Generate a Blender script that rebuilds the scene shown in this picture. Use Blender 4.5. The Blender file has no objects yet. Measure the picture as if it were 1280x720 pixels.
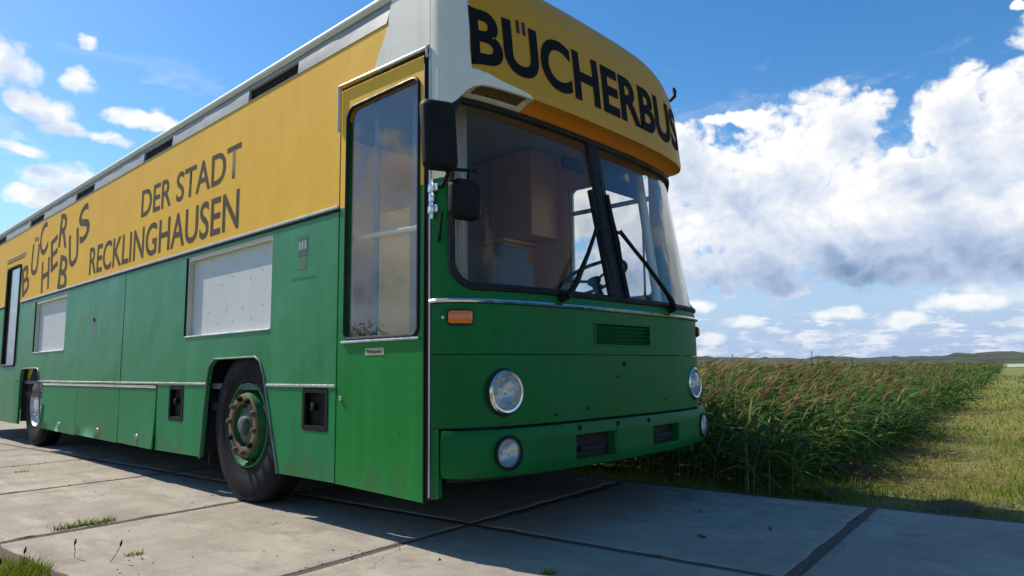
import bpy, bmesh, math, random
import numpy as np
from mathutils import Vector, Matrix
from mathutils.geometry import delaunay_2d_cdt

random.seed(7)
rng = np.random.default_rng(11)
R = math.radians
scene = bpy.context.scene
COL = scene.collection

# ------------------------------------------------------------------ camera
CAM = Vector((-3.458, -2.529, 0.887))
cam_data = bpy.data.cameras.new("camera")
cam_data.sensor_fit = 'HORIZONTAL'
cam_data.sensor_width = 36.0
cam_data.lens = 23.966
cam_data.clip_start = 0.05
cam_data.clip_end = 6000
cam = bpy.data.objects.new("camera", cam_data)
COL.objects.link(cam)
rt = Vector((0.679423, -0.733654, -0.011631)).normalized()
fwd = Vector((0.729606, 0.673823, 0.116782)).normalized()
upv = rt.cross(fwd)
m = Matrix((rt, upv, -fwd)).transposed().to_4x4()
m.translation = CAM
cam.matrix_world = m
scene.camera = cam

# ------------------------------------------------------------------ light
SUN_EL, SUN_AZ = R(46), R(-14)          # azimuth measured from +Y towards +X
sun_vec = Vector((math.sin(SUN_AZ) * math.cos(SUN_EL), math.cos(SUN_AZ) * math.cos(SUN_EL), math.sin(SUN_EL)))
sl = bpy.data.lights.new("sun", 'SUN')
sl.energy = 5.0
sl.angle = R(0.53)
sl.color = (1.0, 0.92, 0.80)
so = bpy.data.objects.new("sun", sl)
COL.objects.link(so)
so.rotation_euler = (-sun_vec).to_track_quat('-Z', 'Y').to_euler()
so.location = (-3, 12, 14)

scene.view_settings.view_transform = 'Standard'
scene.view_settings.look = 'None'
scene.view_settings.gamma = 1.0
scene.view_settings.use_curve_mapping = False
scene.view_settings.exposure = 0.15
scene.cycles.use_denoising = True
scene.cycles.max_bounces = 7
scene.cycles.transparent_max_bounces = 24
scene.cycles.sample_clamp_indirect = 8.0

# ------------------------------------------------------------------ sky with clouds
world = bpy.data.worlds.new("World")
scene.world = world
world.use_nodes = True
world.cycles.sampling_method = 'MANUAL'
world.cycles.sample_map_resolution = 512
wt = world.node_tree
wt.nodes.clear()


class NB:
    """tiny helper to write node maths"""
    def __init__(self, tree):
        self.t = tree

    def put(self, sock, v):
        if isinstance(v, (int, float)):
            sock.default_value = v
        elif isinstance(v, (tuple, list)):
            sock.default_value = v
        else:
            self.t.links.new(v, sock)

    def m(self, op, a, b=None, c=None, clamp=False):
        n = self.t.nodes.new('ShaderNodeMath')
        n.operation = op
        n.use_clamp = clamp
        self.put(n.inputs[0], a)
        if b is not None:
            self.put(n.inputs[1], b)
        if c is not None:
            self.put(n.inputs[2], c)
        return n.outputs[0]

    def rng(self, v, a, b, c=0.0, d=1.0, smooth=True):
        n = self.t.nodes.new('ShaderNodeMapRange')
        n.interpolation_type = 'SMOOTHSTEP' if smooth else 'LINEAR'
        n.clamp = True
        self.put(n.inputs[0], v)
        for i, x in enumerate((a, b, c, d)):
            self.put(n.inputs[i + 1], x)
        return n.outputs[0]

    def comb(self, x, y, z=0.0):
        n = self.t.nodes.new('ShaderNodeCombineXYZ')
        for i, v in enumerate((x, y, z)):
            self.put(n.inputs[i], v)
        return n.outputs[0]

    def noise(self, vec, scale, detail=4, rough=0.5, dist=0.0, dim='3D'):
        n = self.t.nodes.new('ShaderNodeTexNoise')
        n.noise_dimensions = dim
        self.put(n.inputs['Vector'], vec)
        n.inputs['Scale'].default_value = scale
        n.inputs['Detail'].default_value = detail
        n.inputs['Roughness'].default_value = rough
        n.inputs['Distortion'].default_value = dist
        return n

    def mix(self, f, a, b, kind='MIX'):
        n = self.t.nodes.new('ShaderNodeMix')
        n.data_type = 'RGBA'
        n.blend_type = kind
        self.put(n.inputs[0], f)
        for s, v in ((n.inputs[6], a), (n.inputs[7], b)):
            if isinstance(v, tuple) and len(v) == 3:
                v = (*v, 1)
            self.put(s, v)
        return n.outputs[2]


# clouds: (azimuth, elevation, half width, half height) in degrees, azimuth from +Y towards +X
CLOUDS = [
    # great cumulus bank and its towers
    (62.0, 15.6, 4.2, 4.0), (66.0, 13.2, 6.8, 5.4), (70.0, 15.4, 4.8, 5.0), (73.6, 17.4, 3.9, 3.4), (77.6, 13.6, 3.0, 3.0),
    (72.0, 11.0, 12.0, 5.2), (81.4, 17.0, 3.0, 3.8), (84.8, 15.8, 3.4, 4.2), (89.0, 17.4, 5.4, 5.4),
    (82.0, 11.5, 10.0, 5.6), (95.0, 13.0, 9.0, 7.0), (58.5, 11.5, 6.0, 4.8), (54.0, 13.5, 4.5, 4.0), (49.5, 11.5, 5.0, 3.4),
    (66.2, 19.4, 3.0, 0.7), (58.0, 8.0, 7.5, 2.8), (67.0, 8.0, 6.0, 2.4), (84.0, 7.7, 9.5, 2.9), (77.0, 7.6, 6.5, 2.5), (95.0, 7.8, 9.0, 2.8),
    # small ones below the bank
    (65.2, 6.0, 1.2, 1.0), (69.6, 6.1, 1.9, 1.2), (73.0, 3.6, 1.8, 0.6), (77.0, 3.2, 2.2, 0.7), (81.0, 4.2, 3.0, 0.8), (66.0, 3.4, 2.0, 0.6),
    (87.0, 2.6, 2.0, 0.7), (62.0, 4.8, 1.8, 0.8), (90.0, 5.0, 4.0, 1.0), (71.0, 2.0, 2.4, 0.5), (84.0, 1.6, 2.6, 0.5), (63.5, 2.2, 1.8, 0.5),
    # broken clouds towards the sun
    (9.6, 20.4, 2.4, 1.9), (11.8, 18.4, 2.4, 1.1), (13.6, 17.2, 2.0, 0.8), (13.8, 13.6, 2.6, 1.2), (12.4, 12.2, 2.0, 0.8), (18.0, 18.6, 2.7, 0.8), (20.0, 18.2, 1.2, 0.7),
    (16.4, 16.8, 2.2, 0.6), (21.6, 16.2, 1.4, 1.5), (13.4, 9.6, 1.2, 0.9), (15.4, 11.4, 2.0, 0.6), (14.2, 23.0, 0.9, 0.6), (11.0, 15.2, 2.0, 0.6),
    (9.5, 8.0, 2.5, 0.9), (6.0, 15.5, 3.0, 1.6), (3.0, 10.0, 5.0, 2.0), (13.8, 20.4, 1.3, 0.9), (86.0, 23.2, 0.8, 0.3),
    # the bank to the left of the photographer that the door glass mirrors
    (-34.0, 10.0, 10.0, 8.0), (-42.0, 12.0, 7.0, 6.0), (-26.0, 7.5, 7.0, 5.5), (-54.0, 8.0, 10.0, 6.5), (-70.0, 8.0, 9.0, 6.0), (-38.0, 16.0, 4.5, 4.0),
]


def cloud_group(name, blobs, everywhere):
    """node group: cloud field for one sector of the sky"""
    grp = bpy.data.node_groups.new(name, 'ShaderNodeTree')
    grp.interface.new_socket("az", in_out='INPUT', socket_type='NodeSocketFloat')
    grp.interface.new_socket("el", in_out='INPUT', socket_type='NodeSocketFloat')
    grp.interface.new_socket("field", in_out='OUTPUT', socket_type='NodeSocketFloat')
    gi = grp.nodes.new('NodeGroupInput')
    go = grp.nodes.new('NodeGroupOutput')
    g = NB(grp)
    az, el = gi.outputs[0], gi.outputs[1]
    v2 = g.comb(az, g.m('MULTIPLY', el, 1.25))
    w1 = g.noise(v2, 0.22, 4, 0.55, 0.0, '2D')
    sep = grp.nodes.new('ShaderNodeSeparateColor')
    grp.links.new(w1.outputs['Color'], sep.inputs[0])
    wamp = g.rng(el, 3.0, 13.0, 1.5, 4.2)
    aw = g.m('ADD', az, g.m('MULTIPLY', g.m('SUBTRACT', sep.outputs[0], 0.5), wamp))
    ew = g.m('ADD', el, g.m('MULTIPLY', g.m('SUBTRACT', sep.outputs[1], 0.5), g.m('MULTIPLY', wamp, 0.62)))
    best = None
    for (a0, e0, ra, re) in blobs:
        da = g.m('MULTIPLY_ADD', aw, 1.0 / ra, -a0 / ra)
        de = g.m('MULTIPLY_ADD', ew, 1.0 / re, -e0 / re)
        val = g.m('MULTIPLY_ADD', da, da, g.m('MULTIPLY', de, de))
        best = val if best is None else g.m('SMOOTH_MIN', best, val, 0.25)
    best = g.m('SUBTRACT', 1.08, best)
    if everywhere:
        # the same kind of broken cumulus all round the rest of the sky
        far = g.m('MAXIMUM', g.rng(az, -8.0, -24.0), g.rng(az, 98.0, 112.0))
        big = g.noise(v2, 0.052, 2, 0.5, 0.0, '2D')
        gen = g.m('ADD', g.m('MULTIPLY', g.m('SUBTRACT', big.outputs['Fac'], 0.5), 7.0), g.rng(el, 3.0, 34.0, 0.1, -1.7, smooth=False))
        gen = g.m('ADD', gen, g.rng(far, 0.0, 1.0, -4.0, 0.0, smooth=False))
        best = g.m('MAXIMUM', best, gen)
    lown = g.noise(g.comb(g.m('MULTIPLY', az, 0.42), g.m('MULTIPLY', el, 1.7)), 1.0, 3, 0.6, 0.0, '2D')
    low_ = g.m('ADD', g.m('MULTIPLY', g.m('SUBTRACT', lown.outputs['Fac'], 0.5), 4.6), g.rng(el, 2.5, 7.5, 0.30, -2.2, smooth=False))
    best = g.m('MAXIMUM', g.m('MAXIMUM', best, low_), -1.3)

    def puff(scale, off):
        """billows: rounded lumps with sharp creases between them"""
        n = g.noise(g.comb(g.m('ADD', aw, off), g.m('MULTIPLY', ew, 1.25)), scale, 1.5, 0.5, 0.0, '2D')
        return g.m('SUBTRACT', g.m('ABSOLUTE', g.m('MULTIPLY_ADD', n.outputs['Fac'], 2.0, -1.0)), 0.22)

    fine = g.noise(v2, 0.8, 5, 0.62, 0.0, '2D')
    tot = g.m('MULTIPLY_ADD', puff(0.20, 0.0), 1.25, best)
    tot = g.m('MULTIPLY_ADD', puff(0.52, 31.0), 0.70, tot)
    tot = g.m('MULTIPLY_ADD', g.m('SUBTRACT', fine.outputs['Fac'], 0.5), 0.9, tot)
    grp.links.new(tot, go.inputs[0])
    return grp


w = NB(wt)
tc = wt.nodes.new('ShaderNodeTexCoord')
nrm = wt.nodes.new('ShaderNodeVectorMath')
nrm.operation = 'NORMALIZE'
wt.links.new(tc.outputs['Generated'], nrm.inputs[0])
sx = wt.nodes.new('ShaderNodeSeparateXYZ')
wt.links.new(nrm.outputs[0], sx.inputs[0])
DEG = 180 / math.pi
AZ = w.m('MULTIPLY', w.m('ARCTAN2', sx.outputs[0], sx.outputs[1]), DEG)
EL = w.m('MULTIPLY', w.m('ARCSINE', sx.outputs[2]), DEG)


sky = wt.nodes.new('ShaderNodeTexSky')
sky.sky_type = 'NISHITA'
sky.sun_disc = False
sky.sun_elevation = SUN_EL
sky.sun_rotation = SUN_AZ
sky.altitude = 0
sky.air_density = 1.0
sky.dust_density = 0.3
sky.ozone_density = 1.6
hsv = wt.nodes.new('ShaderNodeHueSaturation')
hsv.inputs['Saturation'].default_value = 1.36
hsv.inputs['Value'].default_value = 1.20
wt.links.new(sky.outputs[0], hsv.inputs['Color'])
bg1 = wt.nodes.new('ShaderNodeBackground')
hz_ = w.rng(EL, -1.0, 15.0, 0.96, 0.0)
skyc = w.mix(hz_, hsv.outputs[0], (2.75, 3.75, 5.8))
wt.links.new(skyc, bg1.inputs[0])
bg1.inputs[1].default_value = 0.125
# thin wisps and large soft shading are common to the whole sky
wn = w.noise(w.comb(w.m('MULTIPLY', AZ, 0.10), w.m('MULTIPLY', EL, 0.34)), 1.0, 5, 0.62, 0.6, '2D')
wisp = w.m('MULTIPLY', w.rng(wn.outputs['Fac'], 0.54, 0.80, 0.0, 0.55), w.rng(EL, 26.0, 16.0))
soft = w.noise(w.comb(AZ, EL), 0.085, 2, 0.4, 0.0, '2D')


def sector(name, lo_, hi_, everywhere):
    """sky seen in one sector of azimuth: clear sky with that sector's clouds over it"""
    blobs = [c_ for c_ in CLOUDS if c_[0] + c_[2] * 1.6 + 3 > lo_ and c_[0] - c_[2] * 1.6 - 3 < hi_] if not everywhere else [c_ for c_ in CLOUDS if c_[0] < 4 or c_[0] > 80]
    grp = cloud_group(name, blobs, everywhere)

    def field(a, e):
        n = wt.nodes.new('ShaderNodeGroup')
        n.node_tree = grp
        wt.links.new(a, n.inputs[0])
        wt.links.new(e, n.inputs[1])
        return n.outputs[0]
    f0 = field(AZ, EL)
    f1 = field(w.m('ADD', AZ, -0.8), w.m('ADD', EL, 1.2))
    edge = w.rng(AZ, 30.0, 50.0, 1.15, 0.55)
    edge = w.m('ADD', edge, w.rng(EL, 6.5, 3.5, 0.0, 0.55))
    dens = w.rng(f0, -0.10, edge)
    dens = w.m('MULTIPLY', dens, w.rng(EL, -0.2, 6.0, 0.55, 0.985))
    dens = w.m('MAXIMUM', dens, wisp)
    relief = w.m('MULTIPLY', w.m('SUBTRACT', f0, f1), 0.27)
    lit = w.m('ADD', 0.72, w.m('MINIMUM', w.m('MAXIMUM', relief, -0.42), 0.42))
    lit = w.m('ADD', lit, w.m('MULTIPLY', w.m('SUBTRACT', soft.outputs['Fac'], 0.5), 0.95))
    lit = w.m('ADD', lit, w.rng(f0, 0.25, 1.7, 0.22, -0.22))
    lit = w.m('SUBTRACT', lit, w.rng(EL, 5.5, 3.0, 0.0, 0.14))
    base = w.m('MULTIPLY', w.m('MULTIPLY', w.rng(EL, 4.6, 5.8), w.rng(EL, 11.0, 6.4)), w.rng(w.m('ABSOLUTE', w.m('SUBTRACT', AZ, 68.5)), 1.0, 5.0, 0.25, 1.0))
    lit = w.m('SUBTRACT', lit, w.m('MULTIPLY', base, 0.58))
    lit = w.rng(lit, 0.0, 1.0, 0.0, 1.0, smooth=False)
    ramp = wt.nodes.new('ShaderNodeValToRGB')
    els = ramp.color_ramp.elements
    els[0].position, els[0].color = 0.0, (0.135, 0.25, 0.44, 1)
    els[1].position, els[1].color = 0.92, (1.0, 1.0, 1.0, 1)
    els.new(0.45).color = (0.50, 0.60, 0.78, 1)
    els.new(0.70).color = (0.74, 0.80, 0.90, 1)
    wt.links.new(lit, ramp.inputs[0])
    bg2 = wt.nodes.new('ShaderNodeBackground')
    wt.links.new(ramp.outputs[0], bg2.inputs[0])
    bg2.inputs[1].default_value = 0.92
    mx = wt.nodes.new('ShaderNodeMixShader')
    wt.links.new(dens, mx.inputs[0])
    wt.links.new(bg1.outputs[0], mx.inputs[1])
    wt.links.new(bg2.outputs[0], mx.inputs[2])
    return mx.outputs[0]


def either(fac, a, b):
    n = wt.nodes.new('ShaderNodeMixShader')
    wt.links.new(fac, n.inputs[0])
    wt.links.new(a, n.inputs[1])
    wt.links.new(b, n.inputs[2])
    return n.outputs[0]


inA = w.m('MULTIPLY', w.m('GREATER_THAN', AZ, 32.0), w.m('LESS_THAN', AZ, 97.0))
inB = w.m('MULTIPLY', w.m('GREATER_THAN', AZ, -4.0), w.m('LESS_THAN', AZ, 32.5))
skyshader = either(inA, either(inB, sector("clouds_round", 0, 0, True), sector("clouds_sunward", -4, 32.5, False)), sector("clouds_bank", 32, 97, False))
wo = wt.nodes.new('ShaderNodeOutputWorld')
wt.links.new(skyshader, wo.inputs[0])

# ------------------------------------------------------------------ materials
MATS = {}


def new_mat(name):
    mt = bpy.data.materials.new(name)
    mt.use_nodes = True
    nt = mt.node_tree
    b = nt.nodes['Principled BSDF']
    MATS[name] = mt
    return mt, nt, b, NB(nt)


def pos(nb):
    n = nb.t.nodes.new('ShaderNodeNewGeometry')
    return n.outputs['Position']


def scaled(nb, v, s):
    n = nb.t.nodes.new('ShaderNodeMapping')
    nb.t.links.new(v, n.inputs['Vector'])
    n.inputs['Scale'].default_value = s
    return n.outputs[0]


def bump(nb, b, h, strength, dist=0.01):
    n = nb.t.nodes.new('ShaderNodeBump')
    n.inputs['Strength'].default_value = strength
    n.inputs['Distance'].default_value = dist
    nb.t.links.new(h, n.inputs['Height'])
    nb.t.links.new(n.outputs[0], b.inputs['Normal'])


def simple(name, col, rough=0.5, metal=0.0, var=0.15, scale=6.0, bmp=0.0, coat=0.0, rvar=0.1, dirt=None, dirt_amt=0.0):
    mt, nt, b, nb = new_mat(name)
    p = pos(nb)
    n = nb.noise(p, scale, 6, 0.6)
    dark = tuple(c * (1 - var) for c in col)
    lite = tuple(min(1, c * (1 + var)) for c in col)
    c = nb.mix(n.outputs['Fac'], dark, lite)
    if dirt:
        n2 = nb.noise(p, scale * 0.6, 8, 0.7)
        c = nb.mix(nb.m('MULTIPLY', nb.rng(n2.outputs['Fac'], 0.48, 0.72), dirt_amt), c, dirt)
    nt.links.new(c, b.inputs['Base Color'])
    nb.put(b.inputs['Roughness'], nb.rng(n.outputs['Fac'], 0.3, 0.7, max(0.02, rough - rvar), min(1, rough + rvar)))
    b.inputs['Metallic'].default_value = metal
    b.inputs['Coat Weight'].default_value = coat
    b.inputs['Coat Roughness'].default_value = 0.15
    if bmp:
        bump(nb, b, nb.noise(p, scale * 8, 4, 0.6).outputs['Fac'], bmp, 0.004)
    return mt


def paint(name, col, faded, rough, streak=0.5, dirt=(0.10, 0.07, 0.04), dirt_z=0.50, wob=0.012, chips=0.5, coat=0.0, spec=0.22):
    """old weathered coach paint: chalky patches, vertical run marks, road dirt low down, dented sheet"""
    mt, nt, b, nb = new_mat(name)
    p = pos(nb)
    big = nb.noise(p, 0.9, 5, 0.55)
    st = nb.noise(scaled(nb, p, (5.0, 5.0, 0.35)), 2.2, 6, 0.65)
    fineN = nb.noise(p, 22, 6, 0.7)
    f = nb.m('ADD', nb.m('MULTIPLY', big.outputs['Fac'], 1 - streak), nb.m('MULTIPLY', st.outputs['Fac'], streak))
    c = nb.mix(nb.rng(f, 0.32, 0.68), col, faded)
    c = nb.mix(nb.m('MULTIPLY', nb.rng(fineN.outputs['Fac'], 0.50, 0.80), 0.35), c, tuple(x * 0.7 for x in col))
    sz = nt.nodes.new('ShaderNodeSeparateXYZ')
    nt.links.new(p, sz.inputs[0])
    low = nb.rng(sz.outputs[2], 0.25, dirt_z, 0.7, 0.0)
    dn = nb.noise(scaled(nb, p, (3.0, 3.0, 1.2)), 3.0, 8, 0.72)
    c = nb.mix(nb.m('MULTIPLY', nb.rng(dn.outputs['Fac'], 0.42, 0.74), nb.m('ADD', low, 0.07)), c, dirt)
    ch = nb.noise(p, 34, 3, 0.5)
    c = nb.mix(nb.m('MULTIPLY', nb.rng(ch.outputs['Fac'], 0.70, 0.73), chips), c, tuple(x * 0.35 + 0.01 for x in col))
    nt.links.new(c, b.inputs['Base Color'])
    nb.put(b.inputs['Roughness'], nb.rng(f, 0.3, 0.7, rough - 0.08, rough + 0.14))
    b.inputs['Specular IOR Level'].default_value = spec
    b.inputs['Coat Weight'].default_value = coat
    b.inputs['Coat Roughness'].default_value = 0.22
    h = nb.m('ADD', nb.m('MULTIPLY', nb.noise(scaled(nb, p, (1, 1, 1)), 2.6, 2, 0.4).outputs['Fac'], 1.0), nb.m('MULTIPLY', fineN.outputs['Fac'], 0.02))
    bump(nb, b, h, 0.5, wob)
    return mt


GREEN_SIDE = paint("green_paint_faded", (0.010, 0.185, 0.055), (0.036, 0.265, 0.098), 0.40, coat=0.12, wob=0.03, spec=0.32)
GREEN_SKIRT = paint("green_paint_skirt", (0.006, 0.185, 0.050), (0.020, 0.250, 0.085), 0.46, coat=0.06)
GREEN_DOOR = paint("green_paint_door", (0.004, 0.190, 0.030), (0.010, 0.260, 0.048), 0.42, streak=0.35, coat=0.1)
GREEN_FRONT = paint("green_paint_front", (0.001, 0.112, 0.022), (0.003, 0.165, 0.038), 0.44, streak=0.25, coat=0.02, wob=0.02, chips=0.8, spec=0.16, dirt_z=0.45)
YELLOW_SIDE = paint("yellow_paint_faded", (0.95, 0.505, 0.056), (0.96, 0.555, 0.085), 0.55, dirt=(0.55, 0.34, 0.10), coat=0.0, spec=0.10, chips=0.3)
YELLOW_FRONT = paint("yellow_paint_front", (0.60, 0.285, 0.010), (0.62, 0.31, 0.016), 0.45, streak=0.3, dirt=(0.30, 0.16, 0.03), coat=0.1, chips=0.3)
YELLOW_SHADED = paint("shaded_yellow_soffit", (0.70, 0.20, 0.012), (0.70, 0.235, 0.018), 0.45, dirt=(0.2, 0.09, 0.02), chips=0.6)  # the yellow paint, with the underside's shade put into its orange tone
BROWN = paint("brown_primer", (0.11, 0.060, 0.025), (0.15, 0.085, 0.035), 0.6, dirt=(0.06, 0.04, 0.02))
WHITE = paint("white_paint", (0.78, 0.75, 0.66), (0.82, 0.79, 0.71), 0.42, dirt=(0.40, 0.37, 0.30), coat=0.1, wob=0.006, chips=0.2)
CREAM = paint("cream_paint", (0.60, 0.56, 0.45), (0.66, 0.63, 0.52), 0.5, dirt=(0.34, 0.28, 0.18))
BOARD = paint("white_board_paint", (0.62, 0.63, 0.63), (0.68, 0.69, 0.68), 0.5, dirt=(0.40, 0.40, 0.38), chips=0.35, wob=0.004)
RUBBER = simple("black_rubber", (0.012, 0.012, 0.013), 0.55, var=0.4, scale=9, dirt=(0.05, 0.045, 0.04), dirt_amt=0.35)
BLACKPL = simple("black_plastic", (0.006, 0.0065, 0.006), 0.62, var=0.3, scale=12, bmp=0.15)
for _m in (BLACKPL, RUBBER):
    _m.node_tree.nodes["Principled BSDF"].inputs["Specular IOR Level"].default_value = 0.22
CHROME = simple("worn_chrome", (0.74, 0.74, 0.72), 0.22, 1.0, var=0.2, scale=20, dirt=(0.25, 0.20, 0.15), dirt_amt=0.5)
ALU = simple("dull_aluminium", (0.60, 0.60, 0.58), 0.42, 0.75, var=0.15, scale=7, dirt=(0.30, 0.27, 0.22), dirt_amt=0.5)
RAILGREY = simple("grey_rail_paint", (0.36, 0.36, 0.37), 0.6, 0.0, var=0.15, scale=5, dirt=(0.22, 0.2, 0.18), dirt_amt=0.4)
DARK = simple("dark_underbody", (0.018, 0.017, 0.015), 0.85, var=0.4, scale=5)
VOIDBLACK = simple("void_black", (0.004, 0.004, 0.004), 0.95, var=0.2)  # near-black backing, painting in the dark inside the open roof slots
RUST = simple("rusty_steel", (0.13, 0.085, 0.045), 0.8, 0.1, var=0.5, scale=26, bmp=0.4, dirt=(0.16, 0.22, 0.12), dirt_amt=0.75)
TYRE = simple("tyre_rubber", (0.006, 0.007, 0.009), 0.75, var=0.35, scale=7, bmp=0.2, dirt=(0.022, 0.021, 0.02), dirt_amt=0.5)
TYRE.node_tree.nodes["Principled BSDF"].inputs["Specular IOR Level"].default_value = 0.25
ARCHM = simple("worn_arch_edging", (0.20, 0.24, 0.20), 0.5, 0.3, var=0.5, scale=9, dirt=(0.06, 0.05, 0.04), dirt_amt=0.7)
RIMGREEN = simple("green_rim_paint", (0.014, 0.14, 0.045), 0.45, var=0.35, scale=14, dirt=(0.06, 0.045, 0.03), dirt_amt=0.8)
RIMGREY = simple("silver_rim_paint", (0.55, 0.55, 0.53), 0.5, 0.15, var=0.25, scale=14, dirt=(0.12, 0.10, 0.08), dirt_amt=0.6)
LETTER_SIDE = simple("faded_black_lettering", (0.115, 0.092, 0.062), 0.85, var=0.3, scale=9, dirt=(0.20, 0.15, 0.08), dirt_amt=0.3)
LETTER_SIDE.node_tree.nodes["Principled BSDF"].inputs["Specular IOR Level"].default_value = 0.1
LETTER_FRONT = simple("black_lettering", (0.010, 0.011, 0.014), 0.8, var=0.3, scale=9)
LETTER_FRONT.node_tree.nodes["Principled BSDF"].inputs["Specular IOR Level"].default_value = 0.12
LETTER_RED = simple("dark_red_lettering", (0.045, 0.008, 0.010), 0.45, var=0.3, scale=9)
WOOD = simple("brown_wood_panel", (0.72, 0.37, 0.17), 0.5, var=0.25, scale=3)
WOODLIGHT = simple("beige_wood_panel", (0.80, 0.49, 0.13), 0.5, var=0.2, scale=3)
LINING = simple("cream_lining", (0.55, 0.53, 0.48), 0.6, var=0.1, scale=3)
CURTAIN = simple("pale_curtain_cloth", (0.55, 0.50, 0.42), 0.9, var=0.15, scale=8)
BLUECLOTH = simple("blue_seat_cloth", (0.03, 0.06, 0.17), 0.9, var=0.3, scale=12)
BLUEPOST = simple("blue_tube_paint", (0.10, 0.16, 0.34), 0.4, var=0.15)
SEATGREY = simple("grey_seat_cover", (0.20, 0.20, 0.22), 0.85, var=0.2, scale=9)
FLOORM = simple("grey_lino", (0.12, 0.12, 0.12), 0.6, var=0.2, scale=5)
REFLECT = simple("silvered_reflector", (0.78, 0.80, 0.80), 0.30, 1.0, var=0.05, scale=8)
STICKER = simple("pale_sticker", (0.50, 0.47, 0.34), 0.5, var=0.15, scale=30)
EMBLEM = simple("emblem_grey", (0.34, 0.38, 0.36), 0.5, var=0.2, scale=60)
EMBLEMDK = simple("emblem_dark", (0.024, 0.120, 0.062), 0.5, var=0.3, scale=60)
EMBLEMRED = simple("emblem_brown", (0.10, 0.14, 0.085), 0.5, var=0.3, scale=60)


def glass_mat(name, tint, ior=1.5, rough=0.0, smear=0.0):
    mt = bpy.data.materials.new(name)
    mt.use_nodes = True
    nt = mt.node_tree
    nt.nodes.clear()
    nb = NB(nt)
    lw = nt.nodes.new('ShaderNodeLayerWeight')
    lw.inputs['Blend'].default_value = 0.5
    f0 = ((ior - 1) / (ior + 1)) ** 2
    frs = nb.m('MULTIPLY_ADD', nb.m('POWER', lw.outputs['Facing'], 5.0), 1 - f0, f0)
    tr = nt.nodes.new('ShaderNodeBsdfTransparent')
    tr.inputs[0].default_value = (*tint, 1)
    gl = nt.nodes.new('ShaderNodeBsdfGlossy')
    gl.inputs['Roughness'].default_value = rough
    gl.inputs['Color'].default_value = (1, 1, 1, 1)
    mxs = nt.nodes.new('ShaderNodeMixShader')
    nt.links.new(frs, mxs.inputs[0])
    nt.links.new(tr.outputs[0], mxs.inputs[1])
    nt.links.new(gl.outputs[0], mxs.inputs[2])
    last = mxs.outputs[0]
    if smear:
        df = nt.nodes.new('ShaderNodeBsdfDiffuse')
        df.inputs[0].default_value = (0.6, 0.58, 0.54, 1)
        p = pos(nb)
        n = nb.noise(scaled(nb, p, (1, 1, 0.6)), 2.4, 7, 0.68)
        m2 = nt.nodes.new('ShaderNodeMixShader')
        nt.links.new(nb.rng(n.outputs['Fac'], 0.35, 0.8, 0.01, smear), m2.inputs[0])
        nt.links.new(last, m2.inputs[1])
        nt.links.new(df.outputs[0], m2.inputs[2])
        last = m2.outputs[0]
    out = nt.nodes.new('ShaderNodeOutputMaterial')
    nt.links.new(last, out.inputs[0])
    return mt


GLASS_WS = glass_mat("windscreen_glass", (0.95, 0.95, 0.94), 1.26, 0.0, 0.012)
GLASS_DOOR = glass_mat("door_glass", (0.93, 0.91, 0.88), 1.68, 0.0, 0.003)
GLASS_LENS = glass_mat("lens_glass", (0.90, 0.92, 0.93), 1.5, 0.12, 0.30)


def lens_mat(name, col):
    mt, nt, b, nb = new_mat(name)
    b.inputs['Base Color'].default_value = (*col, 1)
    b.inputs['Roughness'].default_value = 0.18
    p = pos(nb)
    wv = nt.nodes.new('ShaderNodeTexWave')
    wv.inputs['Scale'].default_value = 26
    nt.links.new(scaled(nb, p, (1, 1, 0.01)), wv.inputs['Vector'])
    bump(nb, b, wv.outputs['Fac'], 0.5, 0.004)
    b.inputs['Coat Weight'].default_value = 0.6
    return mt


AMBER = lens_mat("amber_lens", (0.80, 0.17, 0.008))


# ------------------------------------------------------------------ mesh helpers
def link(name, me, mats, parent=None):
    o = bpy.data.objects.new(name, me)
    COL.objects.link(o)
    if not isinstance(mats, (list, tuple)):
        mats = [mats]
    for mm in mats:
        me.materials.append(mm)
    if parent is not None:
        o.parent = parent
    return o


def from_bm(name, bm, mats, parent=None, smooth=False):
    bmesh.ops.recalc_face_normals(bm, faces=bm.faces[:])
    me = bpy.data.meshes.new(name)
    bm.to_mesh(me)
    bm.free()
    if smooth:
        me.polygons.foreach_set('use_smooth', [True] * len(me.polygons))
        try:
            me.set_sharp_from_angle(angle=R(38))
        except Exception:
            pass
    return link(name, me, mats, parent)


def bm_box(bm, lo, hi, bevel=0.0, seg=2):
    r = bmesh.ops.create_cube(bm, size=1)
    vs = r['verts']
    for v in vs:
        v.co = Vector([lo[i] + (v.co[i] + 0.5) * (hi[i] - lo[i]) for i in range(3)])
    if bevel:
        es = list({e for v in vs for e in v.link_edges})
        bmesh.ops.bevel(bm, geom=es, offset=bevel, segments=seg, affect='EDGES', profile=0.5)


def box(name, lo, hi, mat, parent=None, bevel=0.004, seg=2):
    bm = bmesh.new()
    bm_box(bm, lo, hi, bevel, seg)
    return from_bm(name, bm, mat, parent, smooth=bevel > 0)


def frames(pts, closed=False):
    """parallel transport frames along a polyline"""
    n = len(pts)
    T = []
    for i in range(n):
        a = pts[(i - 1) % n] if (closed or i > 0) else pts[i]
        b = pts[(i + 1) % n] if (closed or i < n - 1) else pts[i]
        T.append((b - a).normalized())
    ref = Vector((0, 0, 1)) if abs(T[0].z) < 0.9 else Vector((1, 0, 0))
    N = [(ref - T[0] * ref.dot(T[0])).normalized()]
    for i in range(1, n):
        v = N[-1] - T[i] * N[-1].dot(T[i])
        N.append(v.normalized() if v.length > 1e-6 else N[-1])
    return T, N


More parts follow.
